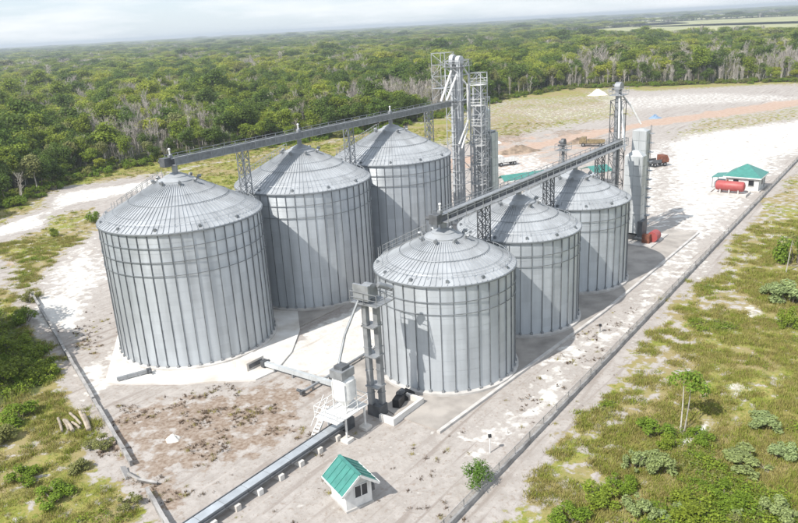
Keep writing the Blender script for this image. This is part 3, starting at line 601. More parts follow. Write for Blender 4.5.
# discharge conveyors over the apron
def low_conveyor(a, b, wdt, h, label, legs):
    a, b = Vector(a), Vector(b); d = b-a; L = d.length; rz = math.atan2(d.y, d.x); t = thing('discharge_conveyor', label, 'conveyor', (a.x, a.y, 0), rz, 'discharge conveyors on the apron')
    k = max(3, int(L/2)); s = L/k
    me = MB().box(.01, s-.01, -wdt/2, wdt/2, h, h+wdt).mesh('trough_section', M['dryer'] if wdt > .4 else M['steel'])
    for i in range(k): link('trough_section', me, t, (i*s, 0, 0))
    for i in range(legs): x = L*(i+.5)/legs; MB().box(x-.1, x+.1, -wdt/2, wdt/2, -.1, h).build('leg', M['steel'], t)
    MB().box(-.5, 0, -wdt*.7, wdt*.7, h-.15, h+wdt*1.2).build('drive_box', M['dsteel'], t); MB().tube([(-.3, wdt*.7, h+.2), (-.3, wdt*.7+.5, h+.2)], .16, 10).build('motor', M['dsteel'], t)
low_conveyor(G(266, 365, .4), G(343, 388, .4), .46, .35, 'white covered discharge conveyor running from wide silo to hopper', 4)
low_conveyor(G(304, 391, .4), G(383, 343, .4), .22, .3, 'thin grey discharge tube crossing the pale apron by the hopper', 5)
low_conveyor(G(147, 372, .3), G(117, 380, .3), .34, .25, 'short grey unloading auger at the foot of the end silo', 2)
p = G(251, 366); t = thing('discharge_housing', 'white concrete discharge housing at the foot of the wide end silo', 'housing', p, RZ)
b = MB(); b.box(-1.3, 1.2, -.9, .9, .05, 1.05); b.build('housing', M['concw'], t); MB().box(1.2, 1.24, -.5, .5, .2, .8).build('opening', M['black'], t); MB().box(-1.0, .9, -.94, -.9, .3, .8).build('louvre', M['dsteel'], t)

# ------------------------------------------------------------------ guard hut
c = (G(350, 511)+G(376-6, 501)+G(335, 502))/3; ex = (G(335, 495)-G(350, 511)); rz = math.atan2(ex.y, ex.x)
p = (G(369.5, 501)+G(335, 496))/2; t = thing('guard_hut', 'small white hut with teal gable roof on the sand', 'hut', (p.x, p.y, 0), rz)
wx, wy, hz, rd = 1.25, 1.15, 2.15, 3.05                            # local x = ridge direction (away), -x = gable front
MB().box(-wx-.1, wx+.1, -wy-.1, wy+.1, -.25, .1).build('plinth', M['conc'], t)
for y0, y1, x0, x1 in ((-wy, wy, -wx, -wx+.1), (-wy, wy, wx-.1, wx)): MB().add([(x0,y0,.1),(x0,y1,.1),(x0,y1,hz),(x0,0,rd-.05),(x0,y0,hz),(x1,y0,.1),(x1,y1,.1),(x1,y1,hz),(x1,0,rd-.05),(x1,y0,hz)],[(0,4,3,2,1),(5,6,7,8,9),(0,1,6,5),(1,2,7,6),(2,3,8,7),(3,4,9,8),(4,0,5,9)]).build('wall', M['white'], t)
for y in (-wy, wy-.1): MB().box(-wx+.1, wx-.1, y, y+.1, .1, hz).build('wall', M['white'], t)
wi = MB().box(-wx-.03, -wx-.005, -.75, .35, .95, 1.95).build('window', M['glass'], t)
fr = MB()
for a in ((-.82,-.75,.88,2.02),(.35,.42,.88,2.02),(-.25,-.18,.95,1.95)): fr.box(-wx-.06, -wx, a[0], a[1], a[2], a[3])
fr.box(-wx-.06, -wx, -.75, .35, .88, .95); fr.box(-wx-.06, -wx, -.75, .35, 1.95, 2.02); fr.build('frame', M['white'], wi)
dr = MB().box(-.1, .75, -wy-.04, -wy-.005, .12, 2.0).build('door', M['steel'], t); MB().box(0, .1, -wy-.09, -wy-.04, .95, 1.1).build('handle', M['dsteel'], dr)
MB().box(-.95, -.25, -wy-.45, -wy-.01, .7, 1.25).build('air_conditioner', M['dsteel'], t)
ov, og = .5, .45; sl = (rd-hz)/wy
for sg in (-1, 1):
    for k in range(5):
        x0 = -wx-og+(2*wx+2*og)*k/5; x1 = -wx-og+(2*wx+2*og)*(k+1)/5; ye = sg*(wy+ov); ze = hz-ov*sl
        b = MB(); b.add([(x0+.01,0,rd+.06),(x1-.01,0,rd+.06),(x1-.01,ye,ze+.06),(x0+.01,ye,ze+.06),(x0+.01,0,rd),(x1-.01,0,rd),(x1-.01,ye,ze),(x0+.01,ye,ze)],[(0,1,2,3),(7,6,5,4),(0,4,5,1),(1,5,6,2),(2,6,7,3),(3,7,4,0)] if sg < 0 else [(3,2,1,0),(4,5,6,7),(1,5,4,0),(2,6,5,1),(3,7,6,2),(0,4,7,3)])
        b.bar((x1-.03, 0, rd+.09), (x1-.03, ye, ze+.09), .05, .05); b.build('roof_sheet', M['teal'], t)
    for x in (-wx-og, wx+og): MB().bar((x, 0, rd-.02), (x, sg*(wy+ov), hz-ov*sl-.02), .06, .2).build('barge_board', M['white'], t)
    MB().bar((-wx-og, sg*(wy+ov+.03), hz-ov*sl), (wx+og, sg*(wy+ov+.03), hz-ov*sl), .06, .16).build('fascia', M['white'], t)
MB().bar((-wx-og, 0, rd+.09), (wx+og, 0, rd+.09), .26, .05).build('ridge_cap', M['teal'], t)
p = G(490, 452); t = thing('marker_post', 'thin white post with dark lamp head near the kerb corner', 'post', p)
MB().tube([(0, 0, -.1), (0, 0, 1.5)], .05, 8).build('pole', M['white'], t); MB().box(-.14, .14, -.12, .12, 1.5, 1.72).build('lamp', M['black'], t)
p = G(600, 332); t = thing('marker_post', 'short dark topped marker post on sand beside the mesh fence', 'post', p)
MB().tube([(0, 0, -.1), (0, 0, .8)], .05, 8).build('pole', M['steel'], t); MB().box(-.14, .14, -.12, .12, .8, 1.0).build('lamp', M['black'], t)

# ------------------------------------------------------------------ office with hip roof, red tank, sheds, vehicles, heaps
p = S(99.2, 8.0); t = thing('site_office', 'white office building with teal hip roof behind red tank', 'building', p, RZ)
lx, ly, hz = 3.1, 3.1, 2.9
MB().box(-lx-.3, lx+.3, -ly-.3, ly+.3, -.3, .15).build('plinth', M['conc'], t)
for a in ((-lx, -lx+.15, -ly, ly), (lx-.15, lx, -ly, ly), (-lx+.15, lx-.15, -ly, -ly+.15), (-lx+.15, lx-.15, ly-.15, ly)): MB().box(*a, .15, hz).build('wall', M['white'], t)
e = .45; ap = 5.0
cs = [(-lx-e, -ly-e), (lx+e, -ly-e), (lx+e, ly+e), (-lx-e, ly+e)]
for i in range(4): a, b_ = cs[i], cs[(i+1) % 4]; MB().add([(*a, hz-.05), (*b_, hz-.05), (0, 0, ap), (*a, hz-.15), (*b_, hz-.15), (0, 0, ap-.1)], [(0,1,2),(5,4,3),(0,3,4,1)]).build('roof_slope', M['teal'], t)
for i in range(4): a, b_ = cs[i], cs[(i+1) % 4]; MB().bar((*a, hz-.2), (*b_, hz-.2), .12, .22).build('fascia', M['white'], t)
for y in (-1.7, 1.2):
    w_ = MB().box(-lx-.04, -lx-.005, y-.5, y+.5, 1.1, 2.2).build('window', M['glass'], t); MB().box(-lx-.1, -lx-.04, y-.6, y+.6, 1.0, 1.1).build('sill', M['conc'], w_)
w_ = MB().box(-.6, .6, -ly-.04, -ly-.005, 1.1, 2.2).build('window', M['glass'], t); MB().box(-.7, .7, -ly-.1, -ly-.04, 1.0, 1.1).build('sill', M['conc'], w_)
MB().box(1.4, 2.3, -ly-.05, -ly-.005, .15, 2.2).build('door', M['steel'], t)
an = MB().add([(-2.6,ly+e,2.55),(2.2,ly+e,2.55),(2.2,ly+3.0,2.2),(-2.6,ly+3.0,2.2),(-2.6,ly+e,2.47),(2.2,ly+e,2.47),(2.2,ly+3.0,2.12),(-2.6,ly+3.0,2.12)],[(0,1,2,3),(7,6,5,4),(0,4,5,1),(1,5,6,2),(2,6,7,3),(3,7,4,0)]).build('lean_to_roof', M['teal'], t)
for x in (-2.4, 2.0): MB().bar((x, ly+2.8, 0), (x, ly+2.8, 2.15), .12).build('post', M['steel'], t)
MB().box(-2.0, 1.6, ly+.9, ly+2.5, -.05, 1.1).build('generator', M['steel'], t)
p = S(92.6, 6.6); t = thing('fuel_tank', 'dull red horizontal fuel tank on saddles before the office', 'tank', p, RZ)
MB().tube([(0,-2.75,1.55),(0,-2.6,1.55),(0,-2.3,1.55),(0,2.3,1.55),(0,2.6,1.55),(0,2.75,1.55)], [.5,.85,1.0,1.0,.85,.5], 24).build('shell', M['red'], t, True)
for y in (-1.7, 0, 1.7): MB().box(-.75, .75, y-.12, y+.12, -.1, .9).build('saddle', M['conc'], t)
MB().tube([(0, .6, 2.5), (0, .6, 2.8)], .2, 12).build('manhole', M['rust'], t)
MB().box(-1.9, 1.9, -3.3, 3.3, -.2, .12).build('bund_slab', M['concw'], t)
for a in ((-2.1,-1.9,-3.5,3.5),(1.9,2.1,-3.5,3.5),(-1.9,1.9,-3.5,-3.3),(-1.9,1.9,3.3,3.5)): MB().box(*a, -.2, .4).build('bund_wall', M['conc'], t)
def shed(px, L, wdt, h, label, rz):
    p = G(*px); t = thing('open_shed', label, 'shed', (p.x, p.y, 0), rz)
    for x in (-L/2+.2, 0, L/2-.2):
        for y in (-wdt/2+.2, wdt/2-.2): MB().bar((x, y, -.1), (x, y, h), .14).build('post', M['steel'], t)
    k = 8
    for sg in (-1, 1):
        for i in range(k):
            x0 = -L/2+L*i/k; x1 = x0+L/k-.02; ye = sg*(wdt/2+.3)
            MB().add([(x0,0,h+1.0),(x1,0,h+1.0),(x1,ye,h),(x0,ye,h),(x0,0,h+.94),(x1,0,h+.94),(x1,ye,h-.06),(x0,ye,h-.06)],[(0,1,2,3),(7,6,5,4),(0,4,5,1),(1,5,6,2),(2,6,7,3),(3,7,4,0)]).build('roof_sheet', M['teal'], t)
shed((526, 184), 13, 3, 1.7, 'long low teal roofed shed behind the small silos', R(20))
shed((596, 184), 5, 5, 3.2, 'small teal roofed shed behind the last small silo', R(20))

def truck(p, rz, label, body, cab, L=6.2):
    t = thing('truck', label, 'truck', (p.x, p.y, 0), rz)
    MB().box(-L/2, L/2, -.45, .45, .65, .9).build('chassis', M['dsteel'], t)
    c = MB(); c.add([(L/2-1.9,-1.1,.9),(L/2,-1.1,.9),(L/2,1.1,.9),(L/2-1.9,1.1,.9),(L/2-1.9,-1.05,2.6),(L/2-.5,-1.05,2.6),(L/2-.5,1.05,2.6),(L/2-1.9,1.05,2.6),(L/2,-1.1,1.7),(L/2,1.1,1.7)],[(0,3,2,1),(4,5,6,7),(0,1,8,5,4),(3,7,6,9,2),(0,4,7,3),(1,2,9,8),(8,9,6,5)]); cb = c.build('cab', M[cab], t)
    MB().add([(L/2+.01,-.95,1.75),(L/2+.01,.95,1.75),(L/2-.44,.9,2.5),(L/2-.44,-.9,2.5)],[(0,1,2,3)]).build('windscreen', M['glass'], cb)
    MB().box(-L/2, L/2-2.05, -1.15, 1.15, .95, 1.15).build('bed', M[body], t)
    for y in (-1.15, 1.09): MB().box(-L/2, L/2-2.05, y, y+.06, 1.15, 1.75).build('side_board', M[body], t)
    for x in (-L/2+1.2, L/2-1.1):
        for y in (-1.0, 1.0):
            w_ = MB().tube([(x, y-.15, .5), (x, y+.15, .5)], .5, 14).build('wheel', M['black'], t, True); MB().tube([(x, y-.17, .5), (x, y+.17, .5)], .24, 10).build('rim', M['steel'], w_)
truck(G(506, 165), R(200), 'white flatbed truck parked on sand beyond the grey dryer', 'white', 'white')
truck(G(657, 166), R(15), 'dark red pickup truck parked behind the white dryer', 'dsteel', 'rust', 5.0)
truck(G(592, 146), R(160), 'muddy yellow truck standing by scrap heap near the red road', 'yellow', 'yellow', 7)
def heap(name, px, L, wdt, h, mt, label, cat, rz=0., seed=0):
    p = G(*px); b = MB(); nr, na = 7, 20; rg = random.Random(seed); vs = [(0, 0, h)]; ph = [rg.random()*6 for _ in range(4)]
    for i in range(1, nr+1):
        f = i/nr
        for k in range(na):
            a = 2*math.pi*k/na; q = 1+.16*math.sin(2*a+ph[0])+.1*math.sin(5*a+ph[1]); vs.append((L/2*f*q*math.cos(a), wdt/2*f*q*math.sin(a), h*(1-f)**1.15*(1+.35*math.sin(3*a+ph[2]+3*f))-(.12 if i == nr else 0)))
    fs = [(0, 1+k, 1+(k+1) % na) for k in range(na)]+[(1+i*na+k, 1+(i+1)*na+k, 1+(i+1)*na+(k+1) % na, 1+i*na+(k+1) % na) for i in range(nr-1) for k in range(na)]
    return tag(b.add(vs, fs).build(name, M[mt], None, True, (p.x, p.y, 0), rz), label, cat)
heap('sand_heap', (598, 95), 9, 6, 2.6, 'sandp', 'large white sand heap at the forest edge', 'sand heap', .1, 1)
heap('sand_heap', (492, 143), 7, 6, 1.6, 'sandp', 'pinkish sand heap beside the red road behind grey dryer', 'sand heap', .4, 2)
heap('earth_heap', (518, 152), 13, 6, 1.8, 'mud', 'long brown earth heap between red road and white truck', 'earth heap', R(15), 3)
heap('earth_heap', (578, 143), 9, 4, 1.5, 'mud', 'brown scrap and earth heap beside muddy yellow truck', 'earth heap', R(20), 4)
heap('tarp_pile', (655, 118), 5, 3, 1.2, 'blue', 'pale blue tarpaulin covered pile beside the red road', 'tarpaulin', R(20), 5)
heap('stone_heap', (173, 439), 1.6, 1.2, .5, 'sandp', 'small heap of pale broken stone on the brown ground', 'stone heap', 0, 6)

# felled logs and pipe off-cuts by the low wall
lgl = ['short pale log on the outer side of the log pile', 'short log beside the outermost one in the pile', 'slanting pale log in the middle of the pile', 'pale log lying above the slanting one in the pile', 'long grey log next to the dark one in the pile', 'dark log on the wall side of the log pile', 'short log lying under the others at the pile foot']
lg = [((58,418),(62,431)), ((64,420),(69,430)), ((66,421),(73,431)), ((70,413),(81,424)), ((80,412),(88,430)), ((84,415),(90,430)), ((72,422),(80,428))]
for k, (a, b_) in enumerate(lg):
    a, b_ = G(*a, .14), G(*b_, .14); d = b_-a; o = thing('timber_log', lgl[k], 'log', (a.x, a.y, 0), math.atan2(d.y, d.x), 'logs piled by the low wall')
    L = d.length; rr = .13+.03*(k % 3); MB().tube([(0, 0, rr), (L*.5, .04, rr+.02), (L, 0, rr)], [rr, rr*.96, rr*.88], 9).build('trunk', M['wood'], o, True); MB().tube([(-.015, 0, rr), (.02, 0, rr)], rr*.8, 9).build('cut_end', M['sandp'], o)

# ------------------------------------------------------------------ low wall (left) and mesh fence (right)
p = LW(-3); t = thing('low_wall', 'low weathered concrete wall with a broken gap edging the yard', 'wall', (p[0], p[1], 0), math.atan2(wd.y, wd.x))
pan = MB(); pan.box(.02, 2.42, -.11, .11, -.25, .50); pan = pan.mesh('wall_panel', M['fence']); cop = MB().box(.0, 2.44, -.15, .15, .50, .56).mesh('coping', M['fence'])
for k in range(36):
    s_ = k*2.45
    if 53.0 < s_-3 < 57.0: continue
    dz = random.uniform(-.07, .03); a = random.uniform(-.02, .02)
    if k % 7 == 3: dz -= .14
    link('wall_panel', pan, t, (s_, 0, dz), a); link('coping', cop, t, (s_, 0, dz), a)
for k in range(3):
    o = MB().box(-.9, .9, -.1, .1, 0, .5).build('fallen_slab', M['fence'], t, False, (57.2+k*1.3, -.5+.5*k, -.05)); o.rotation_euler = (R(70-20*k), R(8), .4*k)
p = FN(-24); L = 250.; t = thing('mesh_fence', 'long wire mesh fence on concrete plinth along the yard edge', 'fence', (p[0], p[1], 0), math.atan2(fd.y, fd.x)); n = int(L/2.8); s_ = L/n
pl = MB().box(.01, s_-.01, -.13, .13, -.3, .36).mesh('plinth', M['fence']); me = MB().box(.05, s_-.05, -.012, .012, .37, 1.02).mesh('mesh_panel', M['mesh']); po = MB().bar((0, 0, -.2), (0, 0, 1.10), .07).mesh('post', M['fence'])
for k in range(n):
    link('plinth', pl, t, (k*s_, 0, random.uniform(-.05, .02))); link('mesh_panel', me, t, (k*s_, 0, 0)); link('post', po, t, (k*s_, 0, 0))
MB().bar((0, 0, 1.04), (L, 0, 1.04), .035).build('top_rail', M['fence'], t)

# ------------------------------------------------------------------ vegetation: patterns
LM = dict(
    mid=leafmat('leaf_mid_green', (.175, .24, .024), (.24, .29, .032)), yel=leafmat('leaf_yellow_green', (.28, .325, .028), (.35, .375, .05)),
    dark=leafmat('leaf_dark_green', (.085, .145, .02), (.125, .18, .026)), olive=leafmat('leaf_olive', (.20, .22, .065), (.25, .25, .09)),
    sage=leafmat('leaf_sage', (.26, .33, .12), (.33, .39, .17), .5), twig=leafmat('bare_twig', (.37, .33, .29), (.44, .40, .355), .9, .01, .0),
    bright=leafmat('leaf_bright_green', (.14, .235, .02), (.20, .275, .03)), dead=leafmat('dead_weed', (.12, .085, .06), (.19, .14, .10), .9, .01, .1), straw=leafmat('dry_grass', (.27, .24, .07), (.34, .30, .105), .8, .01, .2),
    gras=leafmat('green_grass', (.19, .24, .028), (.27, .295, .045), .7, .01, .2), glossy=leafmat('leaf_glossy', (.09, .19, .025), (.11, .21, .03), .4))
def leaves(b, centers, rads, per, size, rg, flat=.75, upb=1.1, asp=.62):
    vs, fs = [], []; o = len(b.v)
    for c, r in zip(centers, rads):
        k = max(6, int(per*(r*r)))
        for _ in range(k):
            d = Vector((rg.gauss(0, 1), rg.gauss(0, 1), rg.gauss(.25, 1))).normalized()
            p = Vector(c)+Vector((d.x*r, d.y*r, d.z*r*flat))*(rg.random()**.35)
            nrm = (d+Vector((rg.gauss(0, .55), rg.gauss(0, .55), rg.gauss(upb, .55)))).normalized()
            x = nrm.orthogonal().normalized(); x = Matrix.Rotation(rg.random()*6.28, 3, nrm) @ x; y = nrm.cross(x); s = size*rg.uniform(.6, 1.3)
            i = len(vs)+o; vs += [tuple(p-x*s), tuple(p-y*s*asp), tuple(p+x*s), tuple(p+y*s*asp)]; fs.append((i, i+1, i+2, i+3))
    b.v += vs; b.f += fs; b.mi += [b.cur]*len(fs)
def broadleaf(seed, H, W, trunk_frac=.42, nc=17, per=44, size=.27, lean=.1):
    rg = random.Random(seed); tk = MB(); cr_ = MB(); zc = H*(trunk_frac+1)/2; hz = H*(1-trunk_frac)/2
    top = Vector((rg.uniform(-lean, lean)*H, rg.uniform(-lean, lean)*H, zc)); tk.tube([(0, 0, -.3), top*.5+Vector((0, 0, 0)), top], [.20, .15, .09], 6)
    cs, rs = [], []
    for k in range(nc):
        d = Vector((rg.gauss(0, 1), rg.gauss(0, 1), rg.gauss(.35, .8))).normalized(); f = rg.uniform(.45, .85)
        c = Vector((top.x, top.y, zc))+Vector((d.x*W/2*f, d.y*W/2*f, d.z*hz*f)); cs.append(c); rs.append(rg.uniform(.16, .30)*W)
        if k < 6: tk.tube([top*rg.uniform(.55, .95), c], [.08, .03], 5)
    cs.append(Vector((top.x, top.y, zc))); rs.append(.3*W)
    leaves(cr_, cs, rs, per, size, rg); return tk, cr_
def bare(seed, H, W, nb=13, leafy=0):
    rg = random.Random(seed); tk = MB(); tw = MB(); cs, rs = [], []
    for st_ in range(3):
        a0 = rg.random()*6.28; pts = [Vector((rg.uniform(-.5, .5), rg.uniform(-.5, .5), -.3))]; dr = Vector((math.cos(a0), math.sin(a0), 0))*rg.uniform(.05, .35)
        for k in range(4): pts.append(pts[-1]+dr+Vector((rg.uniform(-.2, .2), rg.uniform(-.2, .2), H*rg.uniform(.17, .22))))
        tk.tube(pts, [.13, .11, .09, .06, .02], 5)
        for k in range(nb):
            a = rg.random()*6.28; z = rg.uniform(.35, 1); i = min(3, int(z*4)); base = pts[i].lerp(pts[i+1], z*4-i); l = W*rg.uniform(.18, .34)
            e = base+Vector((math.cos(a)*l*.55, math.sin(a)*l*.55, l*rg.uniform(.6, 1.0))); tk.tube([base, base.lerp(e, .5)+Vector((0, 0, .1)), e], [.045, .03, .012], 4, False)
            for q in range(11):
                f = base.lerp(e, rg.uniform(.25, 1)); b_ = a+rg.gauss(0, 1.1); g = f+Vector((math.cos(b_)*.6, math.sin(b_)*.6, rg.uniform(.35, 1.1)))*rg.uniform(.5, 1.1); sd = Vector((-math.sin(b_), math.cos(b_), 0))*.032; tw.add([f-sd, f+sd, g], [(0, 1, 2)])
            if k % 2 == 0: cs.append(e); rs.append(.55)
    leaves(tw, cs, rs, leafy or 26, .15 if leafy else .10, rg, 1., .3, .5 if leafy else .22)
    return tk, tw
SPEC = []      # (kind, trunk mesh, crown mesh, height, width)
def spec(kind, pair, lm, bk, H, W):
    tk, cr_ = pair; SPEC.append((kind, tk.mesh('trunk', M[bk], True), cr_.mesh('crown', LM[lm]), H, W, lm, bk, tk, cr_))
for s_ in range(4): spec('mid', broadleaf(10+s_, 10.5, 6.4, .38), 'mid', 'bark', 10.5, 6.4)
for s_ in range(2): spec('yel', broadleaf(20+s_, 9.5, 6.6, .36), 'yel', 'bark', 9.5, 6.6)
for s_ in range(2): spec('dark', broadleaf(30+s_, 11.0, 7.2, .30, 18), 'dark', 'bark', 11, 7.2)
for s_ in range(2): spec('olive', broadleaf(40+s_, 9.0, 5.6, .40), 'olive', 'greybark', 9, 5.6)
for s_ in range(3): spec('bare', bare(50+s_, 10.5, 5.5, 12), 'twig', 'greybark', 10.5, 5.5)
spec('sparse', bare(60, 10, 5.5, 12, 60), 'olive', 'greybark', 10, 5.5)
KINDS = {}
for i, q in enumerate(SPEC): KINDS.setdefault(q[0], []).append(i)
patterns = bpy.data.collections.new('vegetation_patterns')
def pattern(col_, name, mbs, mats, smooth=False):
    j = MB()
    for k, b in enumerate(mbs): j.cur = k; j.add(b.v, b.f)
    o = bpy.data.objects.new(name, j.mesh(name, mats, smooth)); col_.objects.link(o); return o
for i, q in enumerate(SPEC): pattern(patterns, 'tree_pattern_%02d' % i, [q[7], q[8]], [M[q[6]], LM[q[5]]])
def scatter(name, coll, P, rot, scl, pick, label, cat):
    me = bpy.data.meshes.new(name); me.from_pydata(P.tolist(), [], [])
    for nm, ty, key, arr in (('turn', 'FLOAT', 'value', rot), ('size', 'FLOAT_VECTOR', 'vector', scl), ('pick', 'INT', 'value', pick)):
        at = me.attributes.new(nm, ty, 'POINT'); at.data.foreach_set(key, np.ascontiguousarray(arr, np.int32 if ty == 'INT' else np.float32).ravel())
    o = link(name, me); ng = bpy.data.node_groups.new(name, 'GeometryNodeTree'); ng.interface.new_socket('Geometry', in_out='INPUT', socket_type='NodeSocketGeometry'); ng.interface.new_socket('Geometry', in_out='OUTPUT', socket_type='NodeSocketGeometry')
    n, l = ng.nodes, ng.links; gi, go = n.new('NodeGroupInput'), n.new('NodeGroupOutput'); ci = n.new('GeometryNodeCollectionInfo'); ci.inputs['Collection'].default_value = coll; ci.inputs['Separate Children'].default_value = True; ci.inputs['Reset Children'].default_value = True
    ip = n.new('GeometryNodeInstanceOnPoints'); ip.inputs['Pick Instance'].default_value = True
    def na(nm, ty): a = n.new('GeometryNodeInputNamedAttribute'); a.data_type = ty; a.inputs['Name'].default_value = nm; return a.outputs['Attribute']
    cx = n.new('ShaderNodeCombineXYZ'); l.new(na('turn', 'FLOAT'), cx.inputs[2]); e2r = n.new('FunctionNodeEulerToRotation'); l.new(cx.outputs[0], e2r.inputs[0])
    l.new(gi.outputs[0], ip.inputs['Points']); l.new(ci.outputs[0], ip.inputs['Instance']); l.new(na('pick', 'INT'), ip.inputs['Instance Index']); l.new(e2r.outputs[0], ip.inputs['Rotation']); l.new(na('size', 'FLOAT_VECTOR'), ip.inputs['Scale']); l.new(ip.outputs[0], go.inputs[0])
    md = o.modifiers.new('scatter', 'NODES'); md.node_group = ng
    return tag(o, label, cat, kind='stuff')

# ------------------------------------------------------------------ forest
pts = []
r = 120.
while r < 9500:
    sp = max(4.5, r/82); na_ = int(1.5*r/sp)
    for k in range(na_):
        a = -.75+1.5*(k+random.random()*.9)/na_; rr = r+random.uniform(-.45, .45)*sp; pts.append((rr*math.sin(a), rr*math.cos(a), sp))
    r += sp*.9
pts = np.array(pts); X, Y, SP = pts.T
ok = inpoly(X, Y, FOREST)
# pale fields that open in the far forest
FIELDS = [((712, 29), 260, 520), ((676, 18), 420, 900), (( 770, 20), 300, 500), ((612, 25), 160, 420), ((480, 26), 200, 380)]
fm = mat('pale_field', (.34, .33, .17), .95, 0, .2, .02, 0, c2=(.24, .26, .11))
for (u_, v_), ax_, ay_ in FIELDS:
    c_ = G(u_, v_); ok &= ((X-c_.x)/ax_)**2+((Y-c_.y)/ay_)**2 > 1
    tag(MB().prism([(c_.x+1.06*ax_*math.cos(q)*(1+.1*math.sin(3*q)), c_.y+1.06*ay_*math.sin(q)) for q in [k*math.pi/16 for k in range(32)]], -.6, .05).build('field', fm), kind='structure')
X, Y, SP = X[ok], Y[ok], SP[ok]; N = len(X); DI = np.hypot(X, Y)
edge = sdist(X, Y, FOREST); n1 = fbm(X, Y, 38, 71); n2 = fbm(X, Y, 70, 91); n3 = fbm(X, Y, 300, 95); rnd = RNG.random(N)
rightish = np.clip((X/np.maximum(Y, 1)-.15)/.25, 0, 1)*np.clip((900-DI)/500, 0, 1)
kind = np.full(N, 'mid', dtype=object)
kind[(rnd < .34)] = 'yel'; kind[(rnd > .86)] = 'dark'; kind[(rnd > .68) & (rnd <= .86)] = 'olive'
kind[(n3 > .60) & (rnd < .3)] = 'dark'
pb = np.clip((n1-.56)*5, 0, .75)+.26*rightish+.04; r2 = RNG.random(N)
def project(x, y, z):
    d = Vector((x, y, z-CAM_H)); k = d.dot(fwd); return PW/2+FPX*d.dot(rt)/k, PH/2-FPX*d.dot(up)/k
for i in range(N):                                                  # stands of leafless trees
    if DI[i] > 1400: continue
    u, v = project(X[i], Y[i], 7)
    for cu, cv, ru, rv, pr in ((128, 126, 44, 18, .62), (80, 94, 24, 10, .6), (205, 124, 26, 16, .5), (300, 112, 30, 12, .3), (418, 90, 32, 14, .45), (500, 82, 30, 12, .4), (620, 72, 60, 10, .42), (740, 68, 75, 13, .55), (60, 62, 60, 6, .4), (250, 60, 60, 8, .3)):
        if ((u-cu)/ru)**2+((v-cv)/rv)**2 < 1: pb[i] = max(pb[i], pr)
kind[r2 < pb] = 'bare'; kind[(r2 >= pb) & (r2 < pb*1.25)] = 'sparse'
pick = np.array([random.choice(KINDS[k]) for k in kind]); rot = RNG.random(N)*6.28
g = np.maximum(1, SP/4.6)**.85; base = .66+.62*RNG.random(N)*(.6+.8*n2)
emer = RNG.random(N) < .04; base = np.where(emer, base*1.35, base); base = np.where(edge < 9, base*.72, base)
sz = np.stack([base*g*(.85+.4*RNG.random(N)), base*g*(.85+.4*RNG.random(N)), base*(.85+.35*RNG.random(N))*np.where(kind == 'bare', 1.08, 1)*(1+.25*np.clip((DI-1500)/3000, 0, 1))], -1)
def project(x, y, z):
    d = Vector((x, y, z-CAM_H)); k = d.dot(fwd); return PW/2+FPX*d.dot(rt)/k, PH/2-FPX*d.dot(up)/k
inview = np.array([DI[i] < 900 and -5 < project(X[i], Y[i], 5)[0] < 803 and project(X[i], Y[i], 5)[1] < 520 for i in range(N)])
score = np.where(inview, sz[:, 0]*sz[:, 2]/DI**2*(1+1.5*np.exp(-np.maximum(edge, 0)/9)), -1); near = np.argsort(-score)[:300]; nearset = np.zeros(N, bool); nearset[near] = True
desc = dict(mid='leafy mid green', yel='light yellow green', dark='dense dark green', olive='dull olive green', bare='bare grey leafless', sparse='thinly leaved grey')
sdesc = dict(mid='green', yel='yellowish', dark='dark', olive='olive', bare='leafless', sparse='thin')
for i in near:
    q = SPEC[pick[i]]; u, v = project(X[i], Y[i], 0)
    where = 'by sand track' if u < 175 else 'behind wide silos' if u < 440 else 'past grey dryer' if u < 610 else 'beyond red road'
    hh = q[3]*sz[i, 2]; tall = 'tall' if hh > 10.5 else 'low' if hh < 7 else 'medium'
    row = 'at forest edge' if edge[i] < 9 else 'in forest'
    nb_ = near[np.argsort((X[near]-X[i])**2+(Y[near]-Y[i])**2)[1]]; wide = 'broad' if q[4]*sz[i, 0] > q[3]*sz[i, 2]*.72 else 'slim'
    t = thing('broadleaf_tree' if q[0] not in ('bare', 'sparse') else 'bare_tree', f'{tall} {wide} {desc[q[0]]} tree next to {sdesc[SPEC[pick[nb_]][0]]} one {row} {where}', 'tree', (X[i], Y[i], -.1), rot[i], 'forest trees round the clearing'); t.scale = sz[i]
    link('trunk', q[1], t); link('crown', q[2], t)
k = ~nearset
FPTS = np.stack([X[k], Y[k], np.full(k.sum(), -.1)], -1)
scatter('distant_forest', patterns, FPTS, rot[k], sz[k], pick[k], 'mixed green and grey forest reaching to the hazy horizon', 'forest')

# low bushes: patterns shared by the forest edge and the rough ground
bushes = bpy.data.collections.new('bush_patterns')
def bushmesh(seed, W, H, per, size, nc=9, rag=1.):
    rg = random.Random(seed); b = MB(); st = MB(); cs, rs = [], []
    for k in range(nc):
        a = rg.random()*6.28; f = rg.random()**.6; c = Vector((math.cos(a)*W*.36*f*rag, math.sin(a)*W*.36*f*rag, H*rg.uniform(.2, .85)*(1-.35*f))); cs.append(c); rs.append(W*rg.uniform(.09, .24)/rag); st.tube([(c.x*.25, c.y*.25, -.1), c], [.03, .012], 4, False)
    leaves(b, cs, rs, per/(W*W)*6, size, rg, .9); return st, b
BU = [('sage', 'sage'), ('bright', 'bright'), ('dark', 'mid'), ('olive', 'olive')]
BMESH = {}
for k, (nm, lm) in enumerate(BU):
    for q in range(2):
        st, b = bushmesh(200+k*7+q, 1.6, 1.1, 1000, .052 if nm != 'sage' else .06, 20 if nm == 'sage' else 15, 1.35 if nm == 'sage' else 1.15); pattern(bushes, f'bush_pattern_{2*k+q:02d}', [st, b], [M['bark'], LM[lm]])
        BMESH[(nm, q)] = (st.mesh('stem', M['bark']), b.mesh('foliage', LM[lm]))
ex_, ey_, es_, ep_ = [], [], [], []
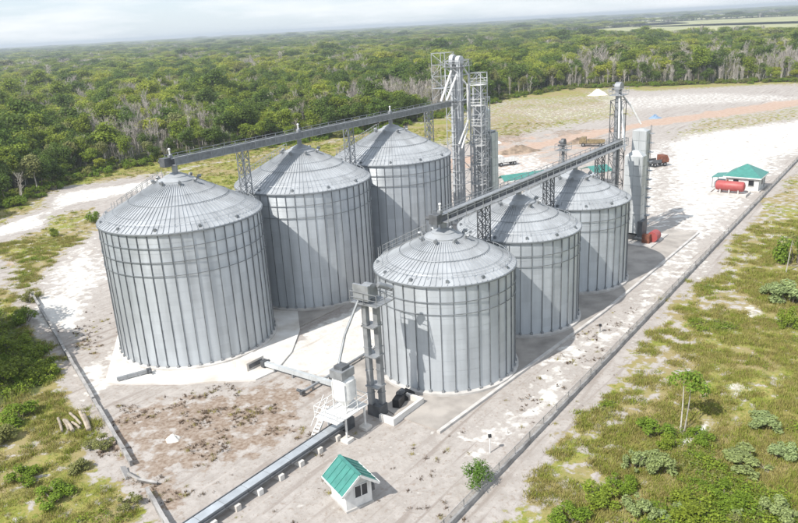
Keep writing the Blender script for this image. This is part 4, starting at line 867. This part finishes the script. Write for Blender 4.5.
for i in range(2, len(fe)-1):
    a, b_ = Vector(fe[i]), Vector(fe[i+1]); L = (b_-a).length
    for _ in range(int(L*1.7)):
        p_ = a.lerp(b_, random.random()); nrm = Vector((-(b_-a).y, (b_-a).x)).normalized(); p_ += nrm*random.gauss(1.5, 3.2); ex_.append(p_.x); ey_.append(p_.y); es_.append(random.uniform(1.0, 2.6)); ep_.append(random.choice([2, 3, 4, 5, 2, 3, 6, 7, 4]))
es_ = np.array(es_); n_ = len(ex_)
scatter('edge_scrub', bushes, np.stack([ex_, ey_, np.full(n_, -.1)], -1), RNG.random(n_)*6.28, np.stack([es_*1.2, es_*1.2, es_], -1), np.array(ep_), 'low green scrub tangled along the forest edge', 'scrub')

# grass tufts and ground cover on the rough ground either side of the yard
tufts = bpy.data.collections.new('tuft_patterns')
def tuft(seed, n, h, sp, wdt):
    rg = random.Random(seed); b = MB()
    for _ in range(n):
        a = rg.random()*6.28; r_ = sp*rg.random(); p_ = Vector((math.cos(a)*r_, math.sin(a)*r_, -.03)); a2 = rg.random()*6.28; l = h*rg.uniform(.5, 1.2); e = p_+Vector((math.cos(a2)*l*.5, math.sin(a2)*l*.5, l)); s = Vector((-math.sin(a2), math.cos(a2), 0))*wdt
        b.add([p_-s, p_+s, e], [(0, 1, 2)])
    return b
def forb(seed, n, h, sp, size):
    rg = random.Random(seed); b = MB(); leaves(b, [Vector((rg.gauss(0, sp*.5), rg.gauss(0, sp*.5), h*rg.uniform(.2, .8))) for _ in range(5)], [sp*.45]*5, n/5/(sp*.45)**2, size, rg, .7); return b
for k, (b, lm) in enumerate(((tuft(1, 46, .22, .42, .016), 'straw'), (tuft(2, 46, .24, .42, .018), 'gras'), (tuft(3, 50, .26, .45, .016), 'straw'), (tuft(4, 50, .27, .45, .02), 'gras'), (forb(5, 60, .30, .5, .055), 'bright'), (forb(6, 60, .36, .55, .06), 'mid'), (forb(7, 55, .32, .5, .05), 'olive'))): pattern(tufts, f'tuft_pattern_{k:02d}', [b], [LM[lm]])
def rough(n, x0, x1, y0, y1, need):
    x = RNG.uniform(x0, x1, n); y = RNG.uniform(y0, y1, n); w = weights(x, y); nzz = fbm(x, y, 1.6, 41); nb = fbm(x, y, 6, 43)
    k = (w['grass']+(.5-nzz)*1.3 > .55) & (w['white'] < .45) & ~inpoly(x, y, FOREST); return x[k], y[k], w['grass'][k], w['dark'][k], nb[k]
xs, ys, wg, wk, nb = [np.concatenate(c) for c in zip(rough(64000, -5, 75, 36, 120, 0), rough(40000, -80, -10, 36, 135, 0), rough(9000, 30, 160, 90, 240, 0), rough(16000, -95, 60, 135, 260, 0))]
n_ = len(xs); rr = RNG.random(n_); lush = np.clip(wk*1.25+(wg-.80)*1.6+(nb-.52)*2.6+.25*(xs < 0), 0, 1)
pk = np.where(rr < lush*.75, RNG.integers(4, 7, n_), np.where(RNG.random(n_) < .30+.6*lush, RNG.choice([1, 3], n_), RNG.choice([0, 2], n_)))
ss = (.65+.9*RNG.random(n_))*(1+.35*lush)
scatter('rough_grass', tufts, np.stack([xs, ys, np.full(n_, -.06)], -1), RNG.random(n_)*6.28, np.stack([ss*1.15, ss*1.15, ss], -1), pk, 'dry and green grass over the rough ground outside the yard', 'grass')

k = (lush > .55) & (RNG.random(n_) < .075) & (ys < 120); n2_ = k.sum(); s2 = .28+.55*RNG.random(n2_)**1.5
scatter('low_scrub', bushes, np.stack([xs[k], ys[k], np.full(n2_, -.08)], -1), RNG.random(n2_)*6.28, np.stack([s2*1.3, s2*1.1, s2*(.8+.6*RNG.random(n2_))], -1), RNG.choice([0, 2, 3, 4, 5, 6, 7, 2, 3], n2_), 'tangled low scrub among the rough grass', 'scrub')
# bushes one can pick out: (pixel, width m, height m, kind, label)
def bush(px, W, H, kind_, label, rz=None, name='shrub'):
    p_ = G(*px); st, fo = BMESH[(kind_, random.randrange(2))]
    t = thing(name, label, 'shrub', (p_.x, p_.y, -.08), random.random()*6.28, 'shrubs on the rough ground'); t.scale = (W/1.6, W/1.6, H*1.2/1.1); link('stem', st, t); link('foliage', fo, t); return t
SH = [((660,470),3.0,1.6,'sage','pale sage shrub below the twin stemmed sapling'), ((637,468),2.2,1.7,'sage','narrow pale sage shrub beside a wider one below the sapling'), ((642,512),2.6,1.5,'sage','pale sage shrub deep in the dark green ground cover'),
      ((748,464),4.0,1.2,'sage','broad low sage shrub under the bare sand patch'), ((776,517),2.8,1.4,'sage','pale big leaved shrub among dark ground cover'), ((784,456),2.4,1.3,'sage','sage shrub beside the broad low one'),
      ((766,426),3.4,1.1,'sage','spreading sage shrub above the bare sand patch'), ((787,327),2.6,2.3,'dark','round dark green shrub like a ball'), ((792,302),6.0,2.4,'sage','big spreading sage shrub above the round dark shrub'), ((772,293),3.4,1.4,'sage','low sage shrub before the big spreading one'),
      ((796,262),5.6,4.0,'bright','tall bright green shrub above the spreading sage shrub'), ((655,432),3.2,1.3,'bright','low bright green shrub left of the twin stemmed sapling'), ((668,446),2.4,1.1,'dark','dark low shrub at the foot of the sapling'), ((700,440),2.6,1.0,'bright','low green shrub right of the sapling foot'),
      ((758,186),2.6,1.3,'olive','small olive shrub against the fence near the office'),
      ((600,500),3.4,1.2,'dark','dark low shrub near the tan strip by the fence'), ((690,512),4.0,1.3,'dark','wide dark shrub in the thick ground cover'), ((724,502),3.4,1.2,'bright','bright green shrub in the thick ground cover'), ((570,520),3.0,1.2,'bright','bright low shrub nearest the mesh fence'), ((620,488),2.6,1.1,'bright','bright shrub between dark shrub and narrow sage shrub'),
      ((56,500),3.6,1.3,'bright','broad bright shrub on the grass below the logs'), ((28,480),3.2,1.4,'bright','bright shrub beside the broad one below the logs'), ((100,447),3.0,1.0,'olive','low olive shrub between the logs and the broken wall'), ((20,418),4.0,1.6,'bright','bright shrub bordering the deep tree shade'), ((80,470),2.4,.9,'olive','small olive shrub on pale grass left of the broken gap'),
      ((24,322),4.2,2.0,'bright','tall bright shrub at the end of the low wall'), ((10,378),5.5,2.4,'dark','dark shrub inside the deep tree shade'), ((44,376),3.6,1.6,'dark','smaller dark shrub in the shade beside the low wall'), ((14,350),4.6,2.2,'dark','tall dark shrub at the middle of the deep tree shade'), ((36,356),3.4,1.7,'dark','dark shrub between the tall shaded one and the low wall'), ((92,222),3.4,2.6,'bright','green shrub beside the roof edge of the end silo'), ((54,236),2.6,1.8,'dark','small green shrub on the bank by the red earth track'),
      ((30,300),3.6,1.5,'olive','olive shrub just beyond the end of the low wall'), ((5,440),3.4,1.3,'olive','olive shrub on the sunny grass below the shade'), ((130,505),2.2,.9,'olive','low olive shrub beside the wall below the gap')]
for a in SH: bush(*a)
p_ = G(478, 486); t = thing('shrub', 'rounded leafy green shrub inside the yard by the mesh fence', 'shrub', (p_.x, p_.y, -.05), 0, 'shrubs on the rough ground'); rg = random.Random(3)
b = MB(); leaves(b, [Vector((rg.gauss(0, .5), rg.gauss(0, .5), rg.uniform(.5, 1.9))) for _ in range(16)]+[Vector((0, 0, 1.2))], [rg.uniform(.35, .55) for _ in range(16)]+[.8], 420, .075, rg); b.build('foliage', LM['glossy'], t)
for k in range(5): MB().tube([(0, 0, -.1), (rg.uniform(-.4, .4), rg.uniform(-.4, .4), 1.2)], [.05, .02], 5, False).build('stem', M['bark'], t)
# sapling with two pale stems
p_ = G(682, 431); t = thing('sapling', 'slender sapling with two pale bare stems and a leafy top', 'tree', (p_.x, p_.y, -.05), 0)
for k, (dx, dy, top) in enumerate(((-.15, 0, Vector((.25, 1.0, 4.6))), (.25, .1, Vector((.9, .9, 4.3))))): MB().tube([(dx, dy, -.1), Vector((dx, dy, 0)).lerp(top, .55)+Vector((.05, 0, 0)), top], [.07, .055, .03], 6).build('trunk', M['greybark'], t, True)
b = MB(); rg = random.Random(5); leaves(b, [Vector(c) for c in ((.2,1.1,5.0),(1.1,1.0,4.7),(1.8,.6,4.0),(-.6,1.2,4.6),(.6,.5,4.1),(1.5,1.6,4.5),(2.1,.9,3.4))], [.8,.9,.8,.7,.7,.8,.6], 150, .15, rg); b.build('crown', LM['bright'], t)
p_ = G(786, 272); t = thing('young_tree', 'young thin tree with flat crown beside the tall bright shrub', 'tree', (p_.x, p_.y, -.05), 0)
MB().tube([(0, 0, -.1), (.2, 0, 2.5), (.5, .2, 4.6)], [.09, .07, .03], 6).build('trunk', M['greybark'], t, True)
b = MB(); leaves(b, [Vector(c) for c in ((.5,.2,4.9),(1.5,.3,4.6),(-.5,0,4.5),(.8,1.0,5.0),(2.2,.4,4.9))], [.8,.8,.6,.7,.7], 70, .16, rg); b.build('crown', LM['olive'], t)
# tall trees just beyond the rough grass: their shade falls beside the low wall
for k, (x, y, s_, sp_) in enumerate(((-52.5, 74, 1.25, 6), (-55, 79.5, 1.25, 7), (-51, 69.5, 1.15, 6), (-57.5, 84, 1.1, 7), (-57, 75, 1.45, 7), (-54, 77, 1.3, 6), (-54.5, 71.5, 1.35, 7))):
    q = SPEC[sp_]; t = thing('broadleaf_tree', 'tall leafy tree shading the grass beside the low wall', 'tree', (x, y, -.1), k*1.3, 'shade trees left of the low wall'); t.scale = (s_*1.15, s_*1.15, s_); link('trunk', q[1], t); link('crown', q[2], t)

# small weeds in the yard
wp = bpy.data.collections.new('weed_patterns')
for k, (lm, sd) in enumerate((('dead', 9), ('dead', 11), ('straw', 12))): pattern(wp, f'weed_pattern_{k:02d}', [tuft(sd, 30, .20, .25, .02) if k != 1 else forb(sd, 30, .2, .3, .05)], [LM[lm]])
x = RNG.uniform(-45, 30, 34000); y = RNG.uniform(38, 110, 34000); w = weights(x, y); nn = fbm(x, y, 2.2, 77); ts, wsite = to_site(x, y)
k = (w['grass'] < .35) & (w['white'] < .5) & (nn > .60-.10*w['brown']) & (RNG.random(34000) < .10+.85*w['brown']) & ~((wsite > -9) & (wsite < 9) & (ts > -12)) & ~((wsite > -41) & (wsite < -9) & (ts > -16))
n_ = k.sum(); ss = .5+.9*RNG.random(n_)
scatter('yard_weeds', wp, np.stack([x[k], y[k], np.full(n_, -.07)], -1), RNG.random(n_)*6.28, np.stack([ss, ss, ss], -1), RNG.choice([0, 0, 0, 1, 2], n_), 'sparse dry weeds on the bare yard soil', 'weeds')

# ------------------------------------------------------------------ haze
hz_ = MB().box(-15500, 15500, -1200, 17500, -1.2, 48).build('haze', None); tag(hz_, 'pale haze over the whole plain', 'haze', kind='stuff')
hm = bpy.data.materials.new('haze'); hm.use_nodes = True; hn = hm.node_tree.nodes; hn.clear(); pv = hn.new('ShaderNodeVolumePrincipled'); ho = hn.new('ShaderNodeOutputMaterial'); hm.node_tree.links.new(pv.outputs[0], ho.inputs['Volume'])
pv.inputs['Color'].default_value = (.82, .90, .98, 1); pv.inputs['Density'].default_value = .00021; pv.inputs['Anisotropy'].default_value = .2
hz_.data.materials.clear(); hz_.data.materials.append(hm)
